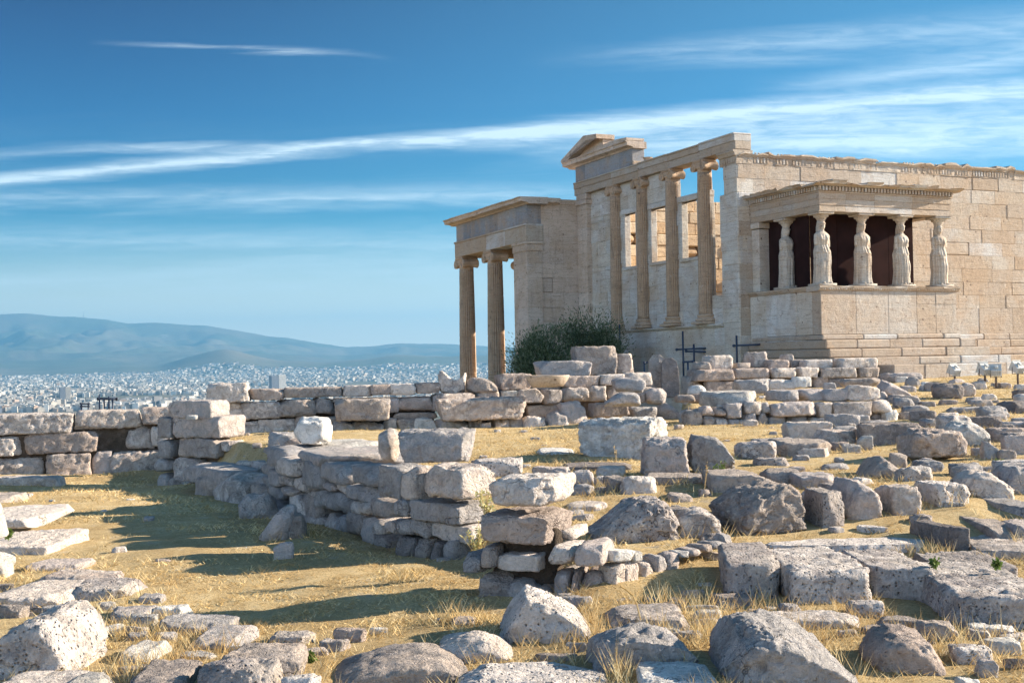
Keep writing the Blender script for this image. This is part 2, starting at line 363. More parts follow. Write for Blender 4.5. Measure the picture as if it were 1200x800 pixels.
# ground: mown dry grass over pale earth
m, nt = new_mat('dry_grass_ground'); M['ground'] = m
pos = NN(nt, 'ShaderNodeNewGeometry').outputs['Position']
g1 = NOI(nt, pos, .45, 5, .6, .5); g2 = NOI(nt, pos, 3.0, 6, .65, .4)
g3 = NOI(nt, NN(nt, 'ShaderNodeMapping', {'Vector': pos, 'Rotation': (0, 0, .4), 'Scale': (1, 3.2, 1)}).outputs[0], 26, 6, .75, 1.2)
g4 = NOI(nt, pos, 70, 5, .7, .6)
c = MIX(nt, SMOOTH(nt, g2, .35, .65), (.60, .425, .21), (.75, .58, .325))
c = MIX(nt, SMOOTH(nt, g1, .42, .66, 0, .7), c, (.45, .31, .15))
c = MIX(nt, SMOOTH(nt, g3, .52, .68, 0, .75), c, (.85, .72, .43))
c = MIX(nt, SMOOTH(nt, g3, .49, .34, 0, .9), c, (.15, .095, .045))
c = MIX(nt, SMOOTH(nt, g2, .58, .70, 0, .65), c, (.50, .42, .33))
t = SMOOTH(nt, g4, .25, .75, .7, 1.25)
c = MIX(nt, 1.0, c, NN(nt, 'ShaderNodeCombineColor', {0: t, 1: t, 2: t}).outputs[0], 'MULTIPLY')
finish(nt, c, .95, MA(nt, 'ADD', MA(nt, 'MULTIPLY', g3, 1.0), MA(nt, 'MULTIPLY', g4, .5)), .9, .035, .1)

# ---------------------------------------------------------------- ground sheet
_ry = [-60, 4, 6, 9, 11, 13, 17, 25, 34, 38.5, 120]; _rz = [-1.8, -1.75, -1.75, -1.78, -1.6, -1.43, -1.36, -1.33, -.92, -.64, -.6]
_ly = [-60, 4, 6, 10, 16, 25, 28, 60, 120]; _lz = [-1.85, -1.78, -1.78, -1.88, -2.0, -2.1, -2.45, -3.3, -5.5]
_dy = [-60, 9.1, 9.6, 11.4, 16, 21.5, 24.6, 25.4, 27.2, 45, 120]; _dx = [-.4, .1, .25, -.45, -2.3, -5.5, -6.8, -6.8, 3.4, 6.0, 6.0]
def zg(X, Y):
    X = np.asarray(X, float); Y = np.asarray(Y, float)
    zr = np.interp(Y, _ry, _rz); zl = np.interp(Y, _ly, _lz); xd = np.interp(Y, _dy, _dx)
    k = np.clip((X-xd)/.55, 0, 1); k = k*k*(3-2*k)
    z = zl*(1-k)+zr*k
    z = z+.035*np.sin(X*.9+1.3)*np.cos(Y*.7)*np.clip(Y/10, 0, 1)
    out = np.maximum.reduce([X-75, -60-X, Y-105, -50-Y, 0*X])
    return z-np.minimum(out*2.2, 105)
_HY = np.concatenate([np.arange(4, 20, .02), np.arange(20, 80, .04)])
def hit(px, py):
    d = ray(px, py); under = d[2]*_HY < zg(d[0]*_HY, _HY)
    return float(_HY[int(under.argmax())]) if under.any() else 80.0
def axis(lo, hi, f):
    a = [0.0]
    while a[-1] < hi: a.append(a[-1]+f(a[-1]))
    b = [0.0]
    while b[-1] > lo: b.append(b[-1]-f(-b[-1]))
    return np.array(sorted(set(b+a)))
gx = axis(-130, 150, lambda d: .11 if d < 9 else (.3 if d < 26 else 2.5))
gy = axis(-110, 180, lambda d: .11 if d < 14 else (.25 if d < 45 else 3))
GX, GY = np.meshgrid(gx, gy); PX = GX.ravel(); PY = GY.ravel()
P2 = np.stack([PX, PY, 0*PX], 1)
PZ = zg(PX, PY)+fbm(P2*.9, 5, 4)*.05+fbm(P2*5, 9, 3)*.018*(PY < 30)
n0, n1 = len(gx), len(gy)
ii = (np.arange(n1-1)[:, None]*n0+np.arange(n0-1)[None, :]).ravel()
mesh_np('ground', np.stack([PX, PY, PZ], 1), np.stack([ii, ii+1, ii+n0+1, ii+n0], 1), M['ground'], smooth=True)['kind'] = 'structure'
# ================================================================ the temple
rng = random.Random(7)
ZB = -0.6
CX, CY = 7.76, 40.98                         # south-west corner of the main hall
T = empty('ruined_temple', (CX, CY, ZB), math.atan2(.407, .914))
tag(T, 'roofless ancient marble temple with tall columns and a porch carried by stone maidens', 'temple')
def B(mb, name, mat, smooth=False, parent=None, label=None):
    o = mb.build(name, mat, parent or T, smooth, dz=-ZB)
    if label: o['label'] = label
    return o
def block_wall(mb, O, U, length, zs, thick, blen=1.3, holes=(), jit=.012, seed=1, miss=(), cuts=None, ch=.007):
    """coursed masonry: O corner, U 'u' or 'v' direction; zs course heights; holes (a0,a1,z0,z1) in wall coordinates"""
    r = random.Random(seed)
    cz = set(zs)
    for h in holes: cz |= {h[2], h[3]}
    zs2 = sorted(z for z in cz if zs[0] <= z <= zs[-1])
    for k, (z0, z1) in enumerate(zip(zs2[:-1], zs2[1:])):
        segs = [(0.0, length)]
        for (a0, a1, h0, h1) in holes:
            if h0 < z1-1e-4 and h1 > z0+1e-4:
                ns = []
                for (s0, s1) in segs:
                    if a1 <= s0 or a0 >= s1: ns.append((s0, s1)); continue
                    if a0 > s0: ns.append((s0, a0))
                    if a1 < s1: ns.append((a1, s1))
                segs = ns
        for (s0, s1) in segs:
            a = s0; first = True
            while a < s1-1e-3:
                L = blen*r.uniform(.75, 1.25)*(r.uniform(.4, .9) if first and k % 2 else 1); first = False
                b = a+L
                if s1-b < blen*.45: b = s1
                j = r.uniform(-jit, jit); e = .0
                t0 = O[1 if U == 'u' else 0]
                zj = r.uniform(-.003, .003)
                if U == 'u': mb.box(O[0]+a, O[0]+b, O[1]+j, O[1]+thick+j, z0, z1, ch*r.uniform(.5, 2)*(1 if r.random() > .12 else 4))
                else: mb.box(O[0]+j, O[0]+thick+j, O[1]+a, O[1]+b, z0, z1, ch*r.uniform(.5, 2))
                a = b
def course(z0, z1, h):
    n = max(1, round((z1-z0)/h)); return [z0+(z1-z0)*i/n for i in range(n+1)]
# ---- south wall
mb = MB()
block_wall(mb, (0.0, 0.0), 'u', 21.0, [.73, 1.68]+course(1.68, 6.58, .49)[1:], .62, 1.35, seed=3)
B(mb, 'south_wall', M['warm'])
mb = MB()
def ragged(mb, axis_, a0, a1, prof, seg, seed, amp):
    """moulding made of end-to-end blocks with broken upper edges; prof = [(out, z)...] going round"""
    r = random.Random(seed); a = a0
    while a < a1-1e-3:
        b = min(a1, a+seg*r.uniform(.6, 1.4)); 
        if a1-b < seg*.3: b = a1
        sub = max(2, int((b-a)/.22)); xs = [a+(b-a)*i/sub for i in range(sub+1)]
        drop = r.uniform(0, amp); out = r.uniform(-.012, .012)
        zt = max(z for _, z in prof); zb = min(z for _, z in prof)
        rings = []
        for x in xs:
            d = drop+abs(r.gauss(0, amp*.45)); 
            q = []
            for (o_, z) in prof:
                f = (z-zb)/(zt-zb)
                oo = o_+out+r.gauss(0, .010)
                zz = z-d*f*f
                q.append((oo, zz))
            rings.append(np.array([(x, o_, z) if axis_ == 'u' else (o_, x, z) for o_, z in q]))
        if axis_ == 'v': rings = rings[::-1]
        mb.rings(rings)
        a = b
# epikranitis band: fascia with carved leaves, bead and lip
prof = [(.60, 6.58), (-.012, 6.58), (-.012, 6.86), (-.05, 6.88), (-.05, 6.91), (-.09, 6.99), (-.11, 7.0), (-.11, 7.10), (.60, 7.12)]
ragged(mb, 'u', 0.0, 21.0, prof, 1.1, 5, .17)
r = random.Random(2)
x = .1
while x < 20.9:
    if r.random() < .82 and not (6 < x < 6.9) and not (12.5 < x < 13.3):
        mb.box(x, x+.075, -.03, 0, 6.62, 6.82+r.uniform(-.03, .02), .012)
        mb.box(x+.02, x+.10, -.075, -.02, 6.92, 6.975, .015)
    x += .135
B(mb, 'wall_crown', M['warm'])
# ---- steps
mb = MB()
def step_u(mb, u0, u1, v0, v1, z0, z1, seed, bl=1.5):
    r = random.Random(seed); a = u0
    while a < u1-1e-3:
        b = min(u1, a+bl*r.uniform(.8, 1.3)); 
        if u1-b < .5: b = u1
        j = r.uniform(-.015, .015)
        mb.box(a, b, v0+j, v1, z0+.0, z1+r.uniform(-.012, .0), .03*r.uniform(.5, 1.5)); a = b
for k, (z0, z1, e) in enumerate([(.50, .73, .07), (.22, .50, .36), (-.06, .22, .68), (-.75, -.06, 1.0)]):
    step_u(mb, 5.9, 21.5+e, -e, 0.1, z0, z1, 20+k)
for k, (z0, z1, e) in enumerate([(.50, .67, .09), (.22, .50, .40), (-.06, .22, .70), (-.32, -.06, 1.15)]):
    step_u(mb, .38-e*.4, 5.9+e, -3.76-e, -.1, z0, z1, 30+k)
step_u(mb, 1.6, 9.5, -5.6, -4.9, -.75, -.30, 44, 1.2)
B(mb, 'stepped_base', M['warm'])
# ---- west wall with windows
mb = MB()
zb_ = course(-2.7, 1.06, .62)
block_wall(mb, (0.0, .004), 'v', 11.8, zb_, .6, 1.9, seed=8, holes=[(5.55, 5.95, -.55, .05)])
B(mb, 'west_basement_wall', M['cool'])
mb = MB()
holes = [(7.15, 8.0, 3.68, 5.78), (4.9, 5.95, 3.70, 5.74), (2.72, 3.75, 3.66, 5.72), (1.0, 4.15, 5.96, 7.6), (1.02, 1.95, 2.2, 7.6)]
block_wall(mb, (.13, .004), 'v', 11.8, course(1.2, 7.04, .53), .20, 1.0, holes=holes, seed=9, jit=.02)
B(mb, 'west_wall', M['cool'])
mb = MB()
for (v0, v1, z0, z1) in [(7.15, 8.0, 3.68, 5.78), (4.9, 5.95, 3.70, 5.74), (2.72, 3.75, 3.66, 5.72)]:
    mb.box(.08, .36, v0-.16, v0, z0, z1+.0, .02); mb.box(.08, .36, v1, v1+.16, z0, z1, .02)
    mb.box(.05, .38, v0-.22, v1+.22, z1, z1+.20, .02); mb.box(.06, .38, v0-.2, v1+.2, z0-.13, z0, .02)
B(mb, 'window_frame', M['cool'])
mb = MB()
prof = [(.55, 1.06), (-.02, 1.06), (-.06, 1.08), (-.14, 1.14), (-.14, 1.19), (-.05, 1.20), (.55, 1.20)]
ragged(mb, 'v', 1.0, 11.8, prof, 1.8, 15, .012)
B(mb, 'base_ledge', M['cool'])
# corner pillars (antae)
mb = MB(); r = random.Random(4)
zz = 1.2
k = 0
while zz < 6.55:
    z1 = min(6.58, zz+.49)
    w = 1.02 if zz < 5.5 else .80
    mb.box(-.06, .62, .006, w+r.uniform(-.04, .05), zz, z1, .018); zz = z1; k += 1
mb.box(-.05, .6, .006, .95, -.75, 1.2, .02)
B(mb, 'corner_pillar', M['cool'])
mb = MB()
ragged(mb, 'v', -.02, 1.0, [(.60, 6.58), (-.06, 6.58), (-.06, 6.84), (-.12, 6.87), (-.15, 6.98), (-.19, 7.0), (-.19, 7.07), (.60, 7.07)], .9, 6, .02)
for i in range(6): mb.box(-.09, -.055, .08+i*.14, .16+i*.14, 6.62, 6.82, .012)
B(mb, 'pillar_capital', M['warm'])
mb = MB(); zz = 1.2
while zz < 6.5:
    z1 = min(6.58, zz+.55); mb.box(-.10, .6, 10.93, 11.81, zz, z1, .018); zz = z1
mb.box(-.16, .62, 10.88, 11.86, 6.58, 6.78, .03); mb.box(-.12, .62, 10.92, 11.82, 6.78, 7.04, .03)
B(mb, 'corner_pillar', M['brown'])
# ---- columns
def fluted(mb, r0, r1, z0, z1, nf=22, seed=1, cx=0, cy=0, breaks=()):
    n = nf*6; ang = np.arange(n)*2*math.pi/n; rings = []
    fl = np.abs(np.sin(ang*nf/2))
    zs = np.linspace(z0, z1, 30)
    extra = []
    for b in breaks: extra += [b-.02, b-.006, b+.006, b+.02]
    zs = np.array(sorted(list(zs)+extra))
    for z in zs:
        f = (z-z0)/(z1-z0); rr = r0+(r1-r0)*f+.012*math.sin(f*math.pi)
        g = .20 if .02 < f < .98 else .0
        dep = np.clip(fl, 0, 1)**.55
        rad = rr*(1-g*dep)
        P = np.stack([np.cos(ang)*3, np.sin(ang)*3, np.full(n, z*1.8+seed*9)], 1)
        nz = fbm(P, seed, 3); rad = rad-rr*.10*np.clip(nz-.22, 0, 1)-rr*.012*fbm(P*4, seed+3, 2)
        for b in breaks:
            if abs(z-b) < .01: rad = rad*.955
        rings.append(np.stack([cx+rad*np.cos(ang), cy+rad*np.sin(ang), np.full(n, z)], 1))
    mb.rings(rings)
def ionic_base(mb, r, z0, h):
    pf = [(r*1.38, z0)]
    def tor(rc, zc, rr): return [(rc+rr*math.cos(a), zc+rr*math.sin(a)) for a in np.linspace(-math.pi/2, math.pi/2, 7)]
    pf += tor(r*1.28, z0+h*.2, h*.2)+[(r*1.14, z0+h*.45), (r*1.10, z0+h*.58)]+tor(r*1.10, z0+h*.8, h*.17)+[(r*1.0, z0+h)]
    mb.lathe(pf, 32)
def ionic_cap(mb, r, z0, h, seed=1, rot=False):
    """volute capital: egg moulding, bolsters with spiral faces, abacus"""
    mb.lathe([(r*.98, z0), (r*1.0, z0+h*.28), (r*1.05, z0+h*.30), (r*1.18, z0+h*.46), (r*1.1, z0+h*.52)], 28)
    for i in range(16):
        a = i*2*math.pi/16; x, y = math.cos(a)*r*1.13, math.sin(a)*r*1.13
        mb.box(x-.03, x+.03, y-.03, y+.03, z0+h*.32, z0+h*.46, .02)
    def bx(x0, x1, y0, y1, z0_, z1_, c):
        if rot: mb.box(x0, x1, y0, y1, z0_, z1_, c)
        else: mb.box(y0, y1, x0, x1, z0_, z1_, c)
    bx(-r*1.12, r*1.12, -r*1.25, r*1.25, z0+h*.50, z0+h*.78, .02)
    for s in (-1, 1):
        c = r*1.27*s; zc = z0+h*.46; R0 = h*.36
        for e in (-1, 1):
            # spiral face of the volute
            m = 30; pts = []
            for k in range(m):
                th = k/(m-1)*2.6*2*math.pi; rr = R0*(1-.8*k/(m-1)); pts.append((c-s*rr*math.sin(th), zc+rr*math.cos(th)))
            for k in range(m-1):
                (a0, b0), (a1, b1) = pts[k], pts[k+1]; w = .022*(1-.5*k/m)
                A = (e*r*1.13, a0, b0) if rot else (a0, e*r*1.13, b0); Bp = (e*r*1.13, a1, b1) if rot else (a1, e*r*1.13, b1)
                mb.tube(A, Bp, w, 5)
        ang = np.linspace(0, 2*math.pi, 21)[:-1]; rings = []
        for f in np.linspace(-1.12, 1.12, 9):
            rr = R0*(.94-.30*math.cos(f*math.pi/2.24)**2)
            ring = [(f*r, c+rr*math.cos(a), zc+rr*math.sin(a)) if rot else (c+rr*math.cos(a), f*r, zc+rr*math.sin(a)) for a in ang]
            rings.append(np.array(ring if rot else ring[::-1]))
        mb.rings(rings)
    bx(-r*1.22, r*1.22, -r*1.30, r*1.30, z0+h*.78, z0+h*.94, .03)
    bx(-r*1.18, r*1.18, -r*1.24, r*1.24, z0+h*.94, z0+h, .01)
def make_column(name, u, v, z0, z1, r0, r1, capH, baseH, seed, mat, plinth=0.0, rot=True, breaks=()):
    """a part of the temple (shaft) with base and capital as its sub-parts"""
    mb = MB(); fluted(mb, r0, r1, z0+baseH+plinth, z1-capH, 22, seed, breaks=breaks)
    sh = mb.build(name, mat, T, True, (u, v, 0), dz=-ZB)
    mb = MB(); ionic_base(mb, r0, z0+plinth, baseH)
    if plinth: mb.box(-r0*1.42, r0*1.42, -r0*1.42, r0*1.42, z0, z0+plinth, .02)
    b = mb.build('column_base', mat, sh, False, dz=-ZB)
    mb = MB(); ionic_cap(mb, r1, z1-capH, capH, seed, rot)
    c = mb.build('capital', mat, sh, False, dz=-ZB)
    return sh
for i, v in enumerate([2.2, 4.38, 6.55, 8.68]):
    make_column('half_column', .10, v, 1.2, 7.04, .30, .255, .46, .26, 11+i, M['column'], .10, True, breaks=[2.6+.5*i, 4.4-.2*i])
# ---- west architrave, frieze fragment and pediment fragment
mb = MB()
vs = [-.02, 2.2, 4.38, 6.55, 8.68, 12.0]
for a, b, jt in zip(vs[:-1], vs[1:], (.05, .0, .02, -.01, .0)):
    zt = 7.60+jt*.6
    mb.box(-.10, .55, a+.003, b-.003, 7.07 if a < 0 else 7.045, zt-.28, .012); mb.box(-.135, .56, a+.003, b-.003, zt-.28, zt-.07, .012)
    mb.box(-.17, .57, a+.003, b-.003, zt-.07, zt, .02)
mb.box(-.05, .35, 7.0, 7.3, 7.60, 7.78, .03); mb.lathe([(.16, 7.6), (.14, 7.72), (.2, 7.8)], 12, (.2, 6.3))
B(mb, 'west_architrave', M['warm'])
mb = MB()
for a, b in ((7.05, 8.1), (8.1, 9.75), (9.75, 11.1), (11.1, 11.98)): mb.box(-.05+(.01 if a > 9 else 0), .5, a+.004, b-.004, 7.60, 8.27, .015)
B(mb, 'blue_stone_frieze', M['frieze'])
mb = MB()
prof = [(.5, 8.27), (-.08, 8.27), (-.12, 8.33), (-.36, 8.37), (-.38, 8.50), (-.43, 8.54), (-.43, 8.58), (.5, 8.56)]
ragged(mb, 'v', 6.9, 12.55, prof, 1.1, 17, .03)
mb.prism([(12.62, 8.56), (12.66, 8.66), (10.5, 9.36), (9.35, 9.24), (9.35, 9.06), (10.4, 9.12), (12.0, 8.58)], -.40, .45, 'x')
mb.prism([(11.9, 8.56), (10.4, 9.14), (9.42, 9.08), (9.42, 8.56)], -.06, .40, 'x')
mb.prism([(6.92, 8.565), (6.92, 8.66), (8.0, 8.74), (9.3, 8.68), (9.36, 8.565)], -.38, .42, 'x')
B(mb, 'pediment_fragment', M['brown'])
# ---- north wall of the hall (its inner face shows through the windows) and rubble inside
mb = MB()
block_wall(mb, (0.0, 11.25), 'u', 21.0, course(-2.6, 6.95, .5), .55, 1.2, seed=31, jit=.035, ch=.03)
B(mb, 'north_wall', M['rough'])
mb = MB()
block_wall(mb, (7.5, .7), 'v', 3.2, course(-2.6, 3.4, .5), .6, 1.1, seed=33, jit=.06, ch=.05)
B(mb, 'cross_wall', M['rough'])
mb = MB()
block_wall(mb, (9.5, 7.0), 'v', 4.2, course(-2.6, 4.4, .5), .6, 1.1, seed=34, jit=.06, ch=.05)
B(mb, 'cross_wall', M['rough'])
# ---- north porch
mb = MB()
block_wall(mb, (-1.78, 11.83), 'u', 1.72, course(-2.7, 6.62, .62), .5, 1.5, seed=41, jit=.008)
mb.box(-1.80, -.0, 11.80, 12.4, 6.62, 6.86, .03)
B(mb, 'porch_side_wall', M['brown'])
mb = MB(); zz = -2.7
while zz < 4.6:
    z1 = min(4.62, zz+.62); mb.box(-2.5, -1.783, 11.77, 13.15, zz, z1, .015); zz = z1
mb.box(-2.53, -1.75, 11.74, 13.18, 4.62, 4.92, .02); mb.box(-2.57, -1.72, 11.70, 13.22, 4.92, 5.035, .02)
for i in range(9): mb.box(-2.545, -2.52, 11.8+i*.15, 11.9+i*.15, 4.66, 4.88, .01)
for i in range(4): mb.box(-2.45+i*.18, -2.35+i*.18, 11.725, 11.75, 4.66, 4.88, .01)
B(mb, 'porch_anta', M['brown'])
cpos = [(-2.1, 16.1), (-2.1, 19.57), (1.03, 19.57), (4.16, 19.57), (7.29, 19.57), (7.29, 16.1)]
c0 = make_column('porch_column', *cpos[0], -2.7, 5.04, .41, .345, .62, .40, 51, M['column'], 0, True, breaks=[-.6, 1.2, 3.0])
for p in cpos[1:]:
    c = copy_tree(c0, T); c.location = (p[0], p[1], 0); c.rotation_euler = (0, 0, 0 if p == cpos[1] else (0 if p[0] > 7 else math.pi/2))
mb = MB()
u0, u1, v0, v1 = -2.52, 7.72, 11.80, 20.0
for (a, b) in ((v0, 14.0), (14.0, 16.1), (16.1, v1)): mb.box(u0, u0+.8, a+.003, b-.003, 5.04, 5.70, .015); mb.box(u0-.05, u0+.8, a+.003, b-.003, 5.70, 5.78, .01)
mb.box(u0+.8, u1, v1-.8, v1, 5.04, 5.78, .015); mb.box(u1-.8, u1, v0, v1-.8, 5.04, 5.78, .015)
mb.box(u0+.803, -1.70, v0, v0+.6, 5.04, 5.78, .015)
B(mb, 'porch_architrave', M['warm'])
mb = MB(); r = random.Random(12); a = v0+.05
while a < v1-.1:
    b = min(v1-.05, a+r.uniform(.8, 1.35)); 
    if v1-b < .6: b = v1-.05
    mb.box(u0+.06+r.uniform(-.015, .02), u0+.6, a, b, 5.78, 6.59, .012); a = b
mb.box(u0+.6, u0+.72+.4, v0+.04, v0+.6, 5.78, 6.59, .01); mb.box(u0+.6, u1-.06, v1-.6, v1-.05, 5.78, 6.59, .01); mb.box(u1-.6, u1-.06, v0, v1-.6, 5.78, 6.59, .01)
B(mb, 'porch_frieze', M['frieze'])
mb = MB()
ragged(mb, 'v', v0-.35, v1+.45, [(u0+.9, 6.59), (u0-.0, 6.59), (u0-.06, 6.64), (u0-.34, 6.67), (u0-.36, 6.80), (u0-.42, 6.84), (u0-.42, 6.88), (u0+.9, 6.90)], 1.5, 19, .02)
mb.box(u0-.38, -1.0, v0-.33, v0+.05, 6.66, 6.86, .03); mb.box(u0+.9, u1+.4, v0+.06, v1+.4, 6.60, 6.86, .03)
B(mb, 'porch_cornice', M['brown'])
mb = MB(); mb.box(u0+.75, u1-.75, v0+.62, v1-.8, 5.62, 5.80, .02)
for i in range(9): mb.box(u0+.8+i*1.05, u0+1.1+i*1.05, v0+.62, v1-.8, 5.40, 5.62, .01)
B(mb, 'porch_ceiling', M['warm'])
# ---- porch of the maidens
PU0, PU1, PV = .38, 5.90, -3.76
mb = MB(); r = random.Random(5)
us = [PU0, 1.75, 3.05, 4.22, 5.02, PU1]
for i, (a, b) in enumerate(zip(us[:-1], us[1:])):
    if i >= 3: mb.box(a, b, PV+r.uniform(-.006, .006), PV+.45, .67, 1.62, .012); mb.box(a, b, PV+r.uniform(-.006, .006), PV+.45, 1.62, 2.03, .012)
    else: mb.box(a, b, PV+r.uniform(-.006, .006), PV+.45, .67, 2.03, .014)
mb.box(PU0+.45, PU1-.45, PV+.45, -.002, 1.7, 2.0)
B(mb, 'maiden_porch_podium', M['podium'])
mb = MB()
vs = [PV+.453, -2.5, -1.5, -.9, -.002]
for w in (1, 0):
    x0 = PU0 if w == 0 else PU1-.45
    if w == 0: B(mb, 'podium_side', M['cool']); mb = MB()
    for a, b in zip(vs[:-1], vs[1:]):
        if a > -1.0: mb.box(x0, x0+.45, a, b, .10, 1.05, .012); mb.box(x0, x0+.45, a, b, 1.05, 2.03, .012)
        else: mb.box(x0+r.uniform(-.006, .006), x0+.45, a, b, .67, 2.03, .014)
mb.box(PU0-.02, PU0+.5, -3.0, -.05, -.7, .66, .02)
B(mb, 'podium_side', M['cool'])
mb = MB()
ragged(mb, 'u', PU0-.09, PU1+.09, [(PV+.6, 2.03), (PV-.0, 2.03), (PV-.03, 2.06), (PV-.09, 2.14), (PV-.10, 2.20), (PV+.6, 2.205)], 1.3, 61, .012)
ragged(mb, 'v', PV+.6, -.004, [(PU0+.6, 2.03), (PU0-.0, 2.03), (PU0-.03, 2.06), (PU0-.09, 2.14), (PU0-.10, 2.20), (PU0+.6, 2.205)], 1.3, 62, .012)
mb.box(PU1-.6, PU1+.09, PV+.6, -.004, 2.03, 2.20, .02)
x = PU0
while x < PU1-.03: mb.box(x, x+.055, PV-.085, PV-.02, 2.065, 2.125, .018); x += .092
mb.box(PU0+.6, PU1-.6, PV+.6, -.01, 2.0, 2.19)
B(mb, 'podium_moulding', M['warm'])
# entablature ring
mb = MB(); e0, e1, ev = PU0+.10, PU1-.10, PV+.10
for k, (z0, z1, o) in enumerate([(4.54, 4.73, 0), (4.73, 4.93, .018), (4.93, 5.12, .036), (5.12, 5.17, .07)]):
    for a, b in ((e0-o, 1.5), (1.5, 2.65), (2.65, 4.2), (4.2, e1+o)):
        mb.box(a, b, ev-o, ev+.55, z0, z1, .006)
    mb.box(e0-o, e0+.55, ev+.551, -.003, z0, z1, .006); mb.box(e1-.55, e1+o, ev+.551, -.003, z0, z1, .006)
B(mb, 'maiden_porch_architrave', M['warm'])
mb = MB(); x = e0-.10; r = random.Random(9)
while x < e1+.06:
    if r.random() < .95: mb.box(x, x+.075, ev-.15, ev-.04, 5.175, 5.31, .006)
    x += .128
y = ev+.0
while y < -.1: mb.box(e0-.15, e0-.04, y, y+.075, 5.175, 5.31, .006); mb.box(e1+.04, e1+.15, y, y+.075, 5.175, 5.31, .006); y += .128
mb.box(e0-.04, e1+.04, ev-.04, -.003, 5.17, 5.32)
B(mb, 'dentil_band', M['warm'])
mb = MB()
ragged(mb, 'u', e0-.33, e1+.33, [(ev+.5, 5.32), (ev-.16, 5.32), (ev-.19, 5.35), (ev-.30, 5.37), (ev-.32, 5.44), (ev-.36, 5.52), (ev+.5, 5.58)], .7, 71, .17)
ragged(mb, 'v', ev+.5, -.005, [(e0+.5, 5.32), (e0-.16, 5.32), (e0-.19, 5.35), (e0-.30, 5.37), (e0-.32, 5.44), (e0-.36, 5.52), (e0+.5, 5.58)], .7, 72, .15)
ragged(mb, 'v', ev+.5, -.005, [(e1-.5, 5.58), (e1+.34, 5.52), (e1+.30, 5.37), (e1+.16, 5.32), (e1-.5, 5.32)], .9, 73, .05)
for a in range(5): mb.box(e0+.5, e1-.5, ev+.5+a*.6, ev+1.09+a*.6, 5.32, 5.52+.02*(a % 3), .03)
B(mb, 'maiden_porch_cornice', M['warm'])
for uu in (PU0+.12, PU1-.57):
    mb = MB(); zz = 2.21
    while zz < 4.3: z1 = min(4.34, zz+.7); mb.box(uu, uu+.42, -.42, -.003, zz, z1, .012); zz = z1
    mb.box(uu-.05, uu+.47, -.47, -.003, 4.34, 4.535, .02)
    B(mb, 'rear_pilaster', M['cool'])
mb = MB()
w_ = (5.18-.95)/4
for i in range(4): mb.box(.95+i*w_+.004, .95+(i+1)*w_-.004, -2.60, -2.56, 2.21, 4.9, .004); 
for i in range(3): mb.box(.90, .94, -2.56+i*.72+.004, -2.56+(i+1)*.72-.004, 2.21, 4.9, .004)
B(mb, 'dark_screen', M['screen'])
